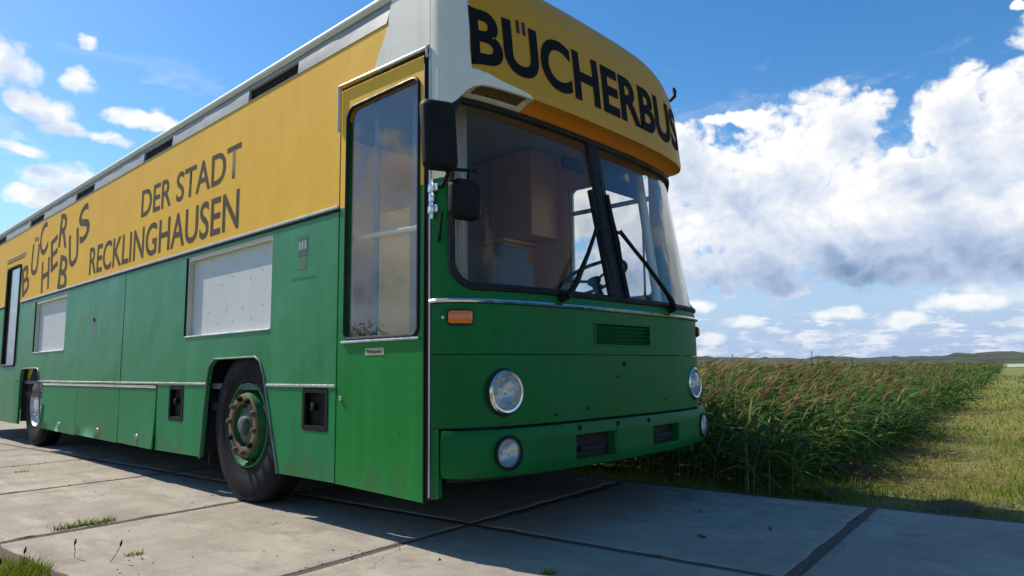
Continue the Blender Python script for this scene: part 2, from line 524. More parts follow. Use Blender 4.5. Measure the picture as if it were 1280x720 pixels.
def bm_tube(bm, pts, r, seg=8, closed=False, rz=None):
    pts = [Vector(p) for p in pts]
    T, N = frames(pts, closed)
    rr = r if isinstance(r, (list, tuple)) else [r] * len(pts)
    rings = []
    for i, p in enumerate(pts):
        B = T[i].cross(N[i])
        k2 = rz if rz else 1.0
        rings.append([bm.verts.new(p + (N[i] * math.cos(2 * math.pi * k / seg) + B * k2 * math.sin(2 * math.pi * k / seg)) * rr[i]) for k in range(seg)])
    m_ = len(rings)
    for i in range(m_ if closed else m_ - 1):
        a, b = rings[i], rings[(i + 1) % m_]
        for k in range(seg):
            bm.faces.new((a[k], a[(k + 1) % seg], b[(k + 1) % seg], b[k]))
    if not closed:
        bm.faces.new(rings[0][::-1])
        bm.faces.new(rings[-1])


def tube(name, pts, r, mat, parent=None, seg=8, closed=False, rz=None):
    bm = bmesh.new()
    bm_tube(bm, pts, r, seg, closed, rz)
    return from_bm(name, bm, mat, parent, smooth=True)


def bm_lathe(bm, prof, frame, seg=48, close=True):
    """prof: list of (radius, along); frame: 4x4 whose Z is the axis"""
    rings = []
    for (r_, h_) in prof:
        if r_ < 1e-5:
            rings.append([bm.verts.new(frame @ Vector((0, 0, h_)))])
        else:
            rings.append([bm.verts.new(frame @ Vector((r_ * math.cos(2 * math.pi * k / seg), r_ * math.sin(2 * math.pi * k / seg), h_))) for k in range(seg)])
    pairs = list(zip(rings[:-1], rings[1:]))
    if close:
        pairs.append((rings[-1], rings[0]))
    for a, b in pairs:
        if len(a) == 1 and len(b) == 1:
            continue
        for k in range(seg):
            k2 = (k + 1) % seg
            if len(a) == 1:
                bm.faces.new((a[0], b[k], b[k2]))
            elif len(b) == 1:
                bm.faces.new((a[k], a[k2], b[0]))
            else:
                bm.faces.new((a[k], a[k2], b[k2], b[k]))


def lathe(name, prof, frame, mat, parent=None, seg=48, close=True):
    bm = bmesh.new()
    bm_lathe(bm, prof, frame, seg, close)
    return from_bm(name, bm, mat, parent, smooth=True)


def axis_frame(origin, z):
    z = Vector(z).normalized()
    x = Vector((0, 0, 1)) if abs(z.z) < 0.9 else Vector((1, 0, 0))
    x = (x - z * x.dot(z)).normalized()
    y = z.cross(x)
    mm = Matrix((x, y, z)).transposed().to_4x4()
    mm.translation = Vector(origin)
    return mm


def inside(p, poly):
    x, y = p
    c = False
    j = len(poly) - 1
    for i in range(len(poly)):
        xi, yi = poly[i]
        xj, yj = poly[j]
        if (yi > y) != (yj > y) and x < (xj - xi) * (y - yi) / (yj - yi) + xi:
            c = not c
        j = i
    return c


def rrect(x0, x1, y0, y1, r, n=6):
    if isinstance(r, (int, float)):
        r = (r,) * 4
    out = []
    for (cx, cy, a0, rr) in ((x1 - r[0], y1 - r[0], 0, r[0]), (x0 + r[1], y1 - r[1], 90, r[1]), (x0 + r[2], y0 + r[2], 180, r[2]), (x1 - r[3], y0 + r[3], 270, r[3])):
        if rr <= 0:
            out.append((cx, cy))
            continue
        for k in range(n + 1):
            a = R(a0 + 90 * k / n)
            out.append((cx + rr * math.cos(a), cy + rr * math.sin(a)))
    return out


def densify(poly, step, closed=True):
    out = []
    n = len(poly)
    for i in range(n if closed else n - 1):
        a = poly[i]
        b = poly[(i + 1) % n]
        d = math.hypot(b[0] - a[0], b[1] - a[1])
        k = max(1, int(math.ceil(d / step)))
        for j in range(k):
            t = j / k
            out.append((a[0] + (b[0] - a[0]) * t, a[1] + (b[1] - a[1]) * t))
    if not closed:
        out.append(poly[-1])
    return out


def plate(name, outer, fmap, thick, mats, parent=None, holes=(), lines=(), grid=None, matf=None, step=None, smooth=True, wall_mat=0):
    """sheet with real thickness cut to an outline in (u,v) with holes, laid on a surface fmap(u,v,depth)"""
    if step:
        outer = densify(outer, step)
        holes = [densify(h, step) for h in holes]
        lines = [densify(l, step, False) for l in lines]
    verts = []
    edges = []

    def addloop(lp, closed=True):
        i0 = len(verts)
        verts.extend(Vector(p) for p in lp)
        n = len(lp)
        for i in range(n if closed else n - 1):
            edges.append((i0 + i, i0 + (i + 1) % n))
    addloop(outer)
    for h in holes:
        addloop(h)
    for l in lines:
        addloop(l, False)
    if grid:
        us = [p[0] for p in outer]
        vs = [p[1] for p in outer]
        nu = max(1, int((max(us) - min(us)) / grid[0]))
        nv = max(1, int((max(vs) - min(vs)) / grid[1]))
        for i in range(1, nu):
            for j in range(1, nv):
                verts.append(Vector((min(us) + (max(us) - min(us)) * i / nu, min(vs) + (max(vs) - min(vs)) * j / nv)))
    vo, eo, fo, _, _, _ = delaunay_2d_cdt(verts, edges, [], 0, 1e-5)
    tris = []
    for f in fo:
        c = (sum(vo[i].x for i in f) / len(f), sum(vo[i].y for i in f) / len(f))
        if inside(c, outer) and not any(inside(c, h) for h in holes):
            tris.append((tuple(f), c))
    V = []
    F = []
    MI = []
    SM = []
    idf, idb = {}, {}

    def vf(i, dct, dep):
        if i not in dct:
            dct[i] = len(V)
            V.append(tuple(fmap(vo[i].x, vo[i].y, dep)))
        return dct[i]
    cnt = {}
    for f, c in tris:
        mi = matf(*c) if matf else 0
        F.append([vf(i, idf, 0.0) for i in f])
        MI.append(mi)
        SM.append(True)
        F.append([vf(i, idb, thick) for i in reversed(f)])
        MI.append(mi)
        SM.append(True)
        for k in range(len(f)):
            a, b = f[k], f[(k + 1) % len(f)]
            cnt.setdefault((min(a, b), max(a, b)), []).append((a, b, mi))
    for k, l in cnt.items():
        if len(l) == 1:
            a, b, mi = l[0]
            i0 = len(V)
            for (i, dep) in ((a, 0.0), (b, 0.0), (b, thick), (a, thick)):
                V.append(tuple(fmap(vo[i].x, vo[i].y, dep)))
            F.append([i0 + 3, i0 + 2, i0 + 1, i0])
            MI.append(mi)
            SM.append(False)
    me = bpy.data.meshes.new(name)
    me.from_pydata(V, [], F)
    me.polygons.foreach_set('material_index', MI)
    me.polygons.foreach_set('use_smooth', SM if smooth else [False] * len(SM))
    me.update()
    # outward orientation: front faces must look away from the depth direction
    f0 = me.polygons[0]
    c = f0.center
    u, v = tris[0][1]
    dvec = Vector(fmap(u, v, thick)) - Vector(fmap(u, v, 0))
    if f0.normal.dot(dvec) > 0:
        me.flip_normals()
    return link(name, me, mats, parent)


def empty(name, loc=(0, 0, 0), parent=None):
    o = bpy.data.objects.new(name, None)
    o.location = loc
    o.empty_display_size = 0.2
    COL.objects.link(o)
    if parent:
        o.parent = parent
    return o


def tag(o, label=None, cat=None, group=None, kind=None):
    if label:
        o['label'] = label
    if cat:
        o['category'] = cat
    if group:
        o['group'] = group
    if kind:
        o['kind'] = kind
    return o


def text_mesh(s, bold=0.0, shear=0.0, spacing=1.0):
    """flat letters as a bmesh plus its bounds, from the built-in font"""
    cu = bpy.data.curves.new("letters", 'FONT')
    cu.body = s
    cu.size = 1.0
    cu.offset = bold
    cu.shear = shear
    cu.space_character = spacing
    cu.resolution_u = 5
    o = bpy.data.objects.new("letters", cu)
    COL.objects.link(o)
    dg = bpy.context.evaluated_depsgraph_get()
    me = bpy.data.meshes.new_from_object(o.evaluated_get(dg))
    bm = bmesh.new()
    bm.from_mesh(me)
    bpy.data.objects.remove(o)
    bpy.data.meshes.remove(me)
    xs = [v.co.x for v in bm.verts]
    ys = [v.co.y for v in bm.verts]
    return bm, (min(xs), max(xs), min(ys), max(ys))


def lettering(name, s, fmap, u0, u1, v0, v1, mat, parent, bold=0.02, lift=0.0015, capref='H', subdiv=0, rot=0.0, spacing=1.0, mats=None, matf=None):
    """word laid on fmap between u0..u1, baseline v0, capital height to v1"""
    bm, (ax, bx_, ay, by) = text_mesh(s, bold, spacing=spacing)
    b2, (_, _, hy0, hy1) = text_mesh(capref, bold)
    b2.free()
    if subdiv:
        bmesh.ops.subdivide_edges(bm, edges=bm.edges[:], cuts=subdiv, use_grid_fill=True)
        bmesh.ops.triangulate(bm, faces=bm.faces[:])
    cu, cv = (u0 + u1) / 2, (v0 + v1) / 2
    for v in bm.verts:
        u = u0 + (v.co.x - ax) / (bx_ - ax) * (u1 - u0)
        z = v0 + (v.co.y - hy0) / (hy1 - hy0) * (v1 - v0)
        if rot:
            du, dz = u - cu, z - cv
            u = cu + du * math.cos(rot) - dz * math.sin(rot)
            z = cv + du * math.sin(rot) + dz * math.cos(rot)
        v.co = Vector(fmap(u, z, -lift))
    if matf:
        for f in bm.faces:
            c = f.calc_center_median()
            f.material_index = matf(c)
    return from_bm(name, bm, mats or mat, parent)


# ================================================================== THE PLACE
SX = -1.25          # near side of the bus
RX = 1.272          # far side
YEND = 11.35

# ------------------------------------------------------------------ ground materials
mt, nt, b, nb = new_mat("meadow_ground")
GROUND = mt
p = pos(nb)
n1 = nb.noise(p, 0.35, 6, 0.6)
n2 = nb.noise(p, 3.0, 8, 0.7)
n3 = nb.noise(scaled(nb, p, (0.02, 0.06, 1)), 1.0, 4, 0.6)
c = nb.mix(nb.rng(n1.outputs['Fac'], 0.35, 0.65), (0.115, 0.150, 0.018), (0.20, 0.185, 0.030))
c = nb.mix(nb.rng(n2.outputs['Fac'], 0.52, 0.75), c, (0.24, 0.185, 0.055))
c = nb.mix(nb.rng(n3.outputs['Fac'], 0.45, 0.65, 0, 0.5), c, (0.13, 0.15, 0.045))
nt.links.new(c, b.inputs['Base Color'])
b.inputs['Roughness'].default_value = 0.95
bump(nb, b, n2.outputs['Fac'], 0.9, 0.04)

mt, nt, b, nb = new_mat("concrete")
CONCRETE = mt
p = pos(nb)
oi = nt.nodes.new('ShaderNodeObjectInfo')
big = nb.noise(p, 0.9, 6, 0.6)
mid = nb.noise(scaled(nb, p, (3.5, 1.0, 1)), 1.6, 9, 0.7)
fin = nb.noise(p, 60, 5, 0.75)
c = nb.mix(nb.rng(big.outputs['Fac'], 0.35, 0.65), (0.280, 0.240, 0.182), (0.385, 0.335, 0.260))
c = nb.mix(nb.rng(mid.outputs['Fac'], 0.46, 0.70, 0, 0.80), c, (0.190, 0.162, 0.122))
c = nb.mix(nb.rng(fin.outputs['Fac'], 0.40, 0.68, 0, 0.42), c, (0.50, 0.44, 0.35))
c = nb.mix(nb.m('MULTIPLY', oi.outputs['Random'], 0.22), c, (0.30, 0.285, 0.255))
vor = nt.nodes.new('ShaderNodeTexVoronoi')
vor.feature = 'DISTANCE_TO_EDGE'
vor.inputs['Scale'].default_value = 0.42
wv = nt.nodes.new('ShaderNodeVectorMath')
wv.operation = 'ADD'
nt.links.new(p, wv.inputs[0])
sc_ = nt.nodes.new('ShaderNodeVectorMath')
sc_.operation = 'SCALE'
sc_.inputs['Scale'].default_value = 0.35
nt.links.new(nb.noise(p, 2.2, 6, 0.6).outputs['Color'], sc_.inputs[0])
nt.links.new(sc_.outputs[0], wv.inputs[1])
nt.links.new(wv.outputs[0], vor.inputs['Vector'])
crack = nb.m('MULTIPLY', nb.rng(vor.outputs['Distance'], 0.0, 0.0035, 1.0, 0.0), nb.rng(big.outputs['Fac'], 0.46, 0.56))
c = nb.mix(nb.m('MULTIPLY', crack, 0.22), c, (0.08, 0.07, 0.05))
pale = nb.noise(scaled(nb, p, (4.5, 0.8, 1)), 1.3, 5, 0.55, 0.6)
c = nb.mix(nb.rng(pale.outputs['Fac'], 0.57, 0.66, 0, 0.40), c, (0.48, 0.42, 0.335))
mott = nb.noise(p, 3.4, 8, 0.72)
c = nb.mix(nb.rng(mott.outputs['Fac'], 0.42, 0.66, 0, 0.55), c, (0.225, 0.195, 0.150))
spk = nb.noise(p, 26, 4, 0.6)
c = nb.mix(nb.rng(spk.outputs['Fac'], 0.64, 0.72, 0, 0.5), c, (0.12, 0.10, 0.075))
oil = nb.noise(p, 1.7, 5, 0.6)
c = nb.mix(nb.rng(oil.outputs['Fac'], 0.60, 0.74, 0, 0.50), c, (0.13, 0.12, 0.10))
nt.links.new(c, b.inputs['Base Color'])
b.inputs['Roughness'].default_value = 0.92
b.inputs['Specular IOR Level'].default_value = 0.3
h = nb.m('SUBTRACT', nb.m('ADD', nb.m('MULTIPLY', mid.outputs['Fac'], 0.5), nb.m('MULTIPLY', fin.outputs['Fac'], 0.35)), crack)
bump(nb, b, h, 0.55, 0.006)

SOIL = simple("joint_soil", (0.092, 0.062, 0.046), 0.95, var=0.5, scale=14, bmp=0.8)
DUNE = None
mt, nt, b, nb = new_mat("dune_scrub")
DUNE = mt
p = pos(nb)
n1 = nb.noise(scaled(nb, p, (1, 1, 3)), 0.035, 8, 0.68)
n2 = nb.noise(p, 0.012, 5, 0.6)
c = nb.mix(nb.rng(n1.outputs['Fac'], 0.42, 0.58), (0.022, 0.034, 0.014), (0.060, 0.064, 0.030))
c = nb.mix(nb.rng(n2.outputs['Fac'], 0.55, 0.70, 0, 0.40), c, (0.15, 0.125, 0.07))
nt.links.new(c, b.inputs['Base Color'])
b.inputs['Roughness'].default_value = 0.95

FIELD = simple("pale_meadow", (0.34, 0.40, 0.24), 0.95, var=0.12, scale=0.02)

# ------------------------------------------------------------------ ground sheet
bm = bmesh.new()
for (x, y) in ((-3000, -3000), (3000, -3000), (3000, 3000), (-3000, 3000)):
    bm.verts.new((x, y, -0.045))
bm.faces.new(bm.verts)
tag(from_bm("ground", bm, GROUND), "flat rough meadow of short green and straw coloured grass", "ground", kind="structure")

# a pale mown meadow far beyond the reeds
bm = bmesh.new()
ring = []
for k in range(41):
    a = R(-60 + 200 * k / 40)
    ring.append(a)
for rr in (150, 420):
    pass
va = [bm.verts.new((CAM.x + 150 * math.sin(a), CAM.y + 150 * math.cos(a), 0.03)) for a in ring]
vb = [bm.verts.new((CAM.x + 430 * math.sin(a), CAM.y + 430 * math.cos(a), 0.10)) for a in ring]
for k in range(40):
    bm.faces.new((va[k], va[k + 1], vb[k + 1], vb[k]))
tag(from_bm("field", bm, FIELD), "pale green mown field in front of the dunes", "field", kind="structure")

# dunes: a low ridge far away
from mathutils import noise as mnoise
NA, NR = 620, 14
V = []
for i in range(NA + 1):
    a = R(-75 + 230 * i / NA)
    for j in range(NR + 1):
        t = j / NR
        rr = 560 + 330 * t
        prof = math.sin(math.pi * min(1, t * 1.15)) ** 1.2 if t < 0.87 else 0.0
        x_, y_ = CAM.x + rr * math.sin(a), CAM.y + rr * math.cos(a)
        q = Vector((x_ * 0.008, y_ * 0.008, 0.3))
        hgt = 4.6 + 1.7 * mnoise.noise(q * 0.9) + 2.0 * mnoise.noise(q * 2.7 + Vector((5, 1, 0))) + 1.5 * mnoise.noise(q * 8 + Vector((1, 7, 0))) + 0.7 * mnoise.noise(q * 26)
        V.append((x_, y_, max(0.0, hgt) * prof * 1.55 - 0.04))
F = []
for i in range(NA):
    for j in range(NR):
        a0 = i * (NR + 1) + j
        F.append((a0, a0 + NR + 1, a0 + NR + 2, a0 + 1))
me = bpy.data.meshes.new("dunes")
me.from_pydata(V, [], F)
me.polygons.foreach_set('use_smooth', [True] * len(F))
tag(link("dunes", me, DUNE), "low dark scrubby dunes along the horizon", "dunes", kind="structure")

# ------------------------------------------------------------------ pavement of concrete slabs
PR = R(5.0)
pc_, ps_ = math.cos(PR), math.sin(PR)
JX, JY = -0.66, 0.40         # a crossing of joints


def pv(u, v):
    return (JX + u * pc_ - v * ps_, JY + u * ps_ + v * pc_)


SLW, SLL = 1.80, 1.76
bm = bmesh.new()
for (u, v) in ((-SLW * 1 - 0.06, -9 * SLL), (SLW + 0.06, -9 * SLL), (SLW + 0.06, 19 * SLL), (-SLW - 0.06, 19 * SLL)):
    x_, y_ = pv(u, v)
    bm.verts.new((x_, y_, -0.0035))
bm.faces.new(bm.verts)
pave = tag(from_bm("pavement", bm, SOIL), "cracked grey concrete slab road under the bus", "pavement", kind="structure")
slabmeshes = []
for vnt in range(5):
    bm = bmesh.new()
    gx, gy = 36, 36
    gap = 0.019 + 0.002 * vnt
    hw, hl = SLW / 2 - gap, SLL / 2 - gap
    # rounded worn arrises, a slightly wavy top
    rows = []
    xs = [-hw, -hw + 0.012] + [(-hw + 0.012) + (2 * hw - 0.024) * i / gx for i in range(1, gx)] + [hw - 0.012, hw]
    ys = [-hl, -hl + 0.012] + [(-hl + 0.012) + (2 * hl - 0.024) * i / gy for i in range(1, gy)] + [hl - 0.012, hl]
    for i, x_ in enumerate(xs):
        row = []
        for j, y_ in enumerate(ys):
            edge_ = i in (0, len(xs) - 1) or j in (0, len(ys) - 1)
            z_ = 0.0012 * mnoise.noise(Vector((x_ * 1.4, y_ * 1.4, vnt * 3.1)))
            jx = jy = 0
            if edge_:
                z_ -= 0.0015 + 0.003 * random.random()
                cr = max(0, mnoise.noise(Vector((x_ * 9, y_ * 9, vnt * 5.0)))) * 0.022
                jx = (-1 if i == 0 else 1 if i == len(xs) - 1 else 0) * -(0.004 * random.random() + cr)
                jy = (-1 if j == 0 else 1 if j == len(ys) - 1 else 0) * -(0.004 * random.random() + cr)
            row.append(bm.verts.new((x_ + jx, y_ + jy, z_)))
        rows.append(row)
    for i in range(len(xs) - 1):
        for j in range(len(ys) - 1):
            bm.faces.new((rows[i][j], rows[i + 1][j], rows[i + 1][j + 1], rows[i][j + 1]))
    rim_ = [rows[i][0] for i in range(len(xs))] + [rows[-1][j] for j in range(1, len(ys))] + [rows[i][-1] for i in range(len(xs) - 2, -1, -1)] + [rows[0][j] for j in range(len(ys) - 2, 0, -1)]
    low = [bm.verts.new((v.co.x, v.co.y, -0.12)) for v in rim_]
    for k in range(len(rim_)):
        k2 = (k + 1) % len(rim_)
        bm.faces.new((rim_[k], low[k], low[k2], rim_[k2]))
    bmesh.ops.recalc_face_normals(bm, faces=bm.faces[:])
    me = bpy.data.meshes.new("concrete_slab")
    bm.to_mesh(me)
    bm.free()
    me.polygons.foreach_set('use_smooth', [True] * len(me.polygons))
    me.materials.append(CONCRETE)
    slabmeshes.append(me)
for r_ in range(-8, 18):
    for cidx in (-1, 0):
        o = bpy.data.objects.new("concrete_slab", random.choice(slabmeshes))
        COL.objects.link(o)
        x_, y_ = pv((cidx + 0.5) * SLW, (r_ + 0.5) * SLL)
        o.location = (x_, y_, random.uniform(-0.0008, 0.0008))
        o.rotation_euler = (R(random.uniform(-0.02, 0.02)), R(random.uniform(-0.02, 0.02)), PR + R(random.uniform(-0.25, 0.25)) + (math.pi if random.random() < 0.5 else 0))
        o.parent = pave

# ================================================================== THE BUS
bus = tag(empty("library_bus", (0, 0, 0)), "old green and yellow mobile library bus parked on the concrete slabs", "bus")

# ---- front surface -------------------------------------------------------
FW, FXC, FA, FN, FY0 = 1.261, 0.011, 0.297, 2.8, -0.227
_s = np.concatenate([np.linspace(0, 0.9, 400), 1 - 0.1 * (1 - np.linspace(0, 1, 600)[1:]) ** 3])
_px = _s * FW
_py = FA * (1 - (1 - np.clip(_s, 0, 1) ** FN) ** (1 / FN))
_u = np.concatenate([[0], np.cumsum(np.hypot(np.diff(_px), np.diff(_py)))])
UMAX = float(_u[-1])


def plan(u):
    s = 1 if u >= 0 else -1
    a = min(abs(u), UMAX)
    x = float(np.interp(a, _u, _px))
    y = float(np.interp(a, _u, _py))
    e = 0.004
    x2 = float(np.interp(min(a + e, UMAX), _u, _px)) - float(np.interp(max(a - e, 0), _u, _px))
    y2 = float(np.interp(min(a + e, UMAX), _u, _py)) - float(np.interp(max(a - e, 0), _u, _py))
    l = math.hypot(x2, y2)
    # outward normal (towards -y / sideways)
    return FXC + s * x, FY0 + y, s * y2 / l, -x2 / l


def ux(x):
    """arc length position of a given x"""
    d = x - FXC
    return math.copysign(float(np.interp(min(abs(d), FW), _px, _u)), d)


PZ = [0, 1.225, 1.30, 2.31, 2.36, 2.60]
PP = [0, 0.0, 0.015, 0.19, 0.21, 0.25]


def taper(x):
    t = min(1, max(0, (-1.03 - x) / 0.21))
    return 1 - t * t * (3 - 2 * t)


def FM(u, z, dep=0.0):
    """front surface: lower panel and windscreen plane; dep goes inwards"""
    x, y, nx, ny = plan(u)
    return (x - nx * dep, y + float(np.interp(z, PZ, PP)) * taper(x) - ny * dep, z)


def FMB(u, z, dep=0.0):
    return FM(u, z, dep - 0.045)


# ---- side mapping: u = y, v = z
def SM(u, z, dep=0.0):
    return (SX + dep, u, z)


def STX(u, z, dep=0.0):      # text runs towards the front, i.e. towards -y
    return (SX + dep, -u, z)


def RM(u, z, dep=0.0):
    return (RX - dep, u, z)


# ---- side wall panels
ARCH1 = [(2.68, 0.20), (2.60, 0.84), (2.57, 0.925), (2.49, 0.978), (1.87, 0.983), (1.80, 0.955), (1.74, 0.86), (1.527, 0.20)]
ARCH2 = [(8.20, 0.20), (8.20, 0.86), (8.17, 0.925), (8.10, 0.955), (7.40, 0.955), (7.33, 0.915), (7.29, 0.84), (7.09, 0.20)]
BZ = 1.838            # belt line
YT = 2.82             # top of the yellow
B1 = (1.675, 3.05, 1.16, 1.795)
B2 = (6.34, 7.66, 1.145, 1.785)
RD = (8.44, 9.42, 0.24, 2.46)    # rear door opening

# upper yellow wall (white near the front corner)
out = [(0.075, 2.575), (0.895, 2.575), (0.895, BZ + 0.004), (RD[0], BZ + 0.004), (RD[0], RD[3]), (RD[1], RD[3]), (RD[1], BZ + 0.004), (YEND, BZ + 0.004), (YEND, YT), (0.44, YT), (0.40, 2.955), (0.075, 2.955)]
split = [(0.44, YT), (0.455, 2.77), (0.50, 2.70), (0.535, 2.64), (0.565, 2.575)]


def umat(u, v):
    xs_ = [p_[1] for p_ in split][::-1]
    ys_ = [p_[0] for p_ in split][::-1]
    return 1 if (v > YT or u < np.interp(v, xs_, ys_)) else 0


wall_up = plate("upper_side_panel", out, SM, 0.03, [YELLOW_SIDE, WHITE], bus, lines=[split], matf=umat, smooth=False)
# lower green wall
RT = 0.797            # riveted strip
outer = [(0.895, RT + 0.003), (1.72, RT + 0.003)] + [p_ for p_ in ARCH1[::-1] if p_[1] > RT + 0.01] + [(2.607, RT + 0.003), (7.272, RT + 0.003)] + [p_ for p_ in ARCH2[::-1] if p_[1] > RT + 0.01] + [(8.20, RT + 0.003), (RD[0], RT + 0.003), (RD[0], BZ - 0.004), (0.895, BZ - 0.004)]
wall_lo = plate("lower_side_panel", outer, SM, 0.03, [GREEN_SIDE], bus, holes=[rrect(*B1, (0.01, 0.01, 0.01, 0.035)), rrect(*B2, 0.012)], smooth=False)
plate("lower_side_panel", [(RD[1], 0.25), (YEND, 0.25), (YEND, BZ - 0.004), (RD[1], BZ - 0.004)], SM, 0.03, [GREEN_SIDE], bus, smooth=False)
# skirt pieces below the riveted strip
BOX1 = (0.970, 1.252, 0.532, 0.785)
BOX2 = (3.015, 3.300, 0.505, 0.780)


def at_arch(arch, z, side_):
    pts_ = arch[-3:] if side_ == 'front' else arch[:2]
    pts_ = sorted(pts_, key=lambda p_: p_[1])
    return float(np.interp(z, [p_[1] for p_ in pts_], [p_[0] for p_ in pts_]))


plate("skirt_panel", [(0.895, 0.255), (at_arch(ARCH1, 0.25, 'front'), 0.25), (at_arch(ARCH1, RT, 'front'), RT - 0.004), (0.895, RT - 0.004)], SM, 0.025, [GREEN_SKIRT], bus,
      holes=[rrect(*BOX1, 0.02)], smooth=False)
plate("skirt_panel", [(at_arch(ARCH1, 0.25, 'rear'), 0.262), (3.553, 0.252), (3.553, RT - 0.004), (at_arch(ARCH1, RT, 'rear'), RT - 0.004)], SM, 0.025, [GREEN_SKIRT], bus,
      holes=[rrect(*BOX2, 0.02)], smooth=False)
plate("skirt_panel", [(8.205, 0.25), (RD[0], 0.25), (RD[0], RT - 0.004), (8.205, RT - 0.004)], SM, 0.025, [GREEN_SKIRT], bus, smooth=False)
# hinged locker flaps, each with its latch; one hangs a little open
for k, (y0, y1, sw) in enumerate(((3.575, 4.452, 0.013), (4.462, 5.735, 0.004), (5.745, 7.085, 0.004))):
    zt = 0.748

    def FL(u, z, dep=0.0, y0=y0, y1=y1, sw=sw, k=k):
        t = (zt - z) / 0.5
        tw = (1.0 if k else (1 - (u - y0) / (y1 - y0)) * 1.6)
        return (SX + dep - 0.002 - sw * t * t * tw, u, z)
    y1b = at_arch(ARCH2, 0.25, 'front') - 0.02 if k == 2 else y1
    fl = plate("locker_flap", [(y0, 0.255 - 0.004 * k), (y1b, 0.256), (y1, zt), (y0, zt)], FL, 0.014, [GREEN_SKIRT], bus, grid=(0.15, 0.1), step=0.12)
    ly = y0 + 0.42 * (y1 - y0)
    p0 = Vector(FL(ly, 0.335, 0))
    bm = bmesh.new()
    bm_lathe(bm, [(0, -0.012), (0.016, -0.012), (0.02, -0.004), (0.03, 0.0), (0, 0.003)], axis_frame(p0, (1, 0, 0)), 16)
    bm_box(bm, (p0.x - 0.018, p0.y - 0.006, p0.z - 0.03), (p0.x - 0.006, p0.y + 0.006, p0.z + 0.02), 0.002)
    from_bm("latch", bm, ALU, fl, True)
# aluminium strips above the flaps and the two beads of the riveted strip
for (y0, y1) in ((0.897, 1.70), (2.612, 7.26)):
    bm = bmesh.new()
    bm_box(bm, (SX - 0.007, y0, RT - 0.010), (SX + 0.01, y1, RT + 0.008), 0.003)
    if y0 > 2:
        bm_box(bm, (SX - 0.009, 3.575, 0.752), (SX + 0.006, 7.10, 0.765), 0.003)
        bm_box(bm, (SX - 0.006, 3.575, 0.769), (SX + 0.006, 7.10, 0.776), 0.002)
    st = from_bm("rivet_strip", bm, ALU, bus, True)
    bm = bmesh.new()
    yy = y0 + 0.03
    while yy < y1:
        bmesh.ops.create_icosphere(bm, subdivisions=1, radius=0.0052, matrix=Matrix.Translation((SX - 0.008, yy, RT)))
        yy += 0.062
    tag(from_bm("rivets", bm, ALU, st, True), kind="stuff")
# arch edging
for arch in (ARCH1, ARCH2):
    pts = [(SX - 0.003, p_[0], max(p_[1], 0.25)) for p_ in arch]
    tube("arch_trim", pts, 0.007, ARCHM, bus, 8)
# belt mouldings
for (y0, y1) in ((0.895, RD[0] - 0.01), (RD[1] + 0.01, YEND)):
    bm = bmesh.new()
    bm_box(bm, (SX - 0.012, y0, BZ - 0.004), (SX + 0.005, y1, BZ + 0.016), 0.004)
    mo = from_bm("belt_moulding", bm, ALU, bus, True)
    bm = bmesh.new()
    bm_box(bm, (SX - 0.008, y0, BZ - 0.020), (SX + 0.005, y1, BZ - 0.009), 0.002)
    from_bm("rubber_insert", bm, RUBBER, mo, True)
# vertical sheet joints on the lower wall
for yy in (4.47, ):
    box("sheet_joint", (SX - 0.003, yy - 0.011, RT + 0.012), (SX + 0.002, yy + 0.011, BZ - 0.022), GREEN_SIDE, bus, 0.001)

# ---- boarded side windows
for (y0, y1, z0, z1) in (B1, B2):
    bw = plate("boarded_window", [(y0 - 0.02, z0 - 0.02), (y1 + 0.02, z0 - 0.02), (y1 + 0.02, z1 + 0.02), (y0 - 0.02, z1 + 0.02)], lambda u, v, d=0.0: SM(u, v, d + 0.042), 0.012, [BOARD], bus, smooth=False)
    fr = rrect(y0, y1, z0, z1, 0.012, 3)
    fi = rrect(y0 + 0.004, y1 - 0.03, z0 + 0.004, z1 - 0.03, 0.03, 4)
    plate("window_frame", fr, lambda u, v, d=0.0: SM(u, v, d + 0.004), 0.036, [CREAM], bw, holes=[fi], smooth=False)
    bm = bmesh.new()
    for (yy, zz) in [(y0 + 0.06 + 0.14 * i, z0 + 0.09 + 0.09 * (i % 2)) for i in range(9)] + [(y0 + 0.05 + 0.155 * i, z1 - 0.16 - 0.05 * (i % 3)) for i in range(8)]:
        bmesh.ops.create_icosphere(bm, subdivisions=1, radius=0.0038, matrix=Matrix.Translation((SX + 0.041, yy + random.uniform(-.02, .02), zz)))
    tag(from_bm("screw_heads", bm, RUST, bw, True), kind="stuff")
    tube("window_seal", [(SX + 0.0, y1 - 0.006, z0 + 0.01), (SX + 0.0, y1 - 0.006, z1 - 0.005)], 0.010, RUBBER, bw)
    tube("window_sill", [(SX - 0.002, y0 + 0.01, z0), (SX - 0.002, y1 - 0.01, z0)], 0.006, ALU, bw)

# ---- the two small black boxes in the skirt
for (bx, nm) in ((BOX1, "fuel_flap"), (BOX2, "vent_flap")):
    y0, y1, z0, z1 = bx
    fb = plate(nm, rrect(y0 + 0.002, y1 - 0.002, z0 + 0.002, z1 - 0.002, 0.02), lambda u, v, d=0.0: SM(u, v, d - 0.004), 0.02, [BLACKPL], bus,
               holes=[rrect(y0 + 0.03, y1 - 0.03, z0 + 0.03, z1 - 0.03, 0.012)], smooth=False)
    plate("recess_panel", rrect(y0 + 0.02, y1 - 0.02, z0 + 0.02, z1 - 0.02, 0.012), lambda u, v, d=0.0: SM(u, v, d + 0.03), 0.01, [BLACKPL], fb, smooth=False)
    box("catch", (SX + 0.004, (y0 + y1) / 2 + 0.02, (z0 + z1) / 2 - 0.01), (SX + 0.032, (y0 + y1) / 2 + 0.06, (z0 + z1) / 2 + 0.035), BLACKPL, fb, 0.004)

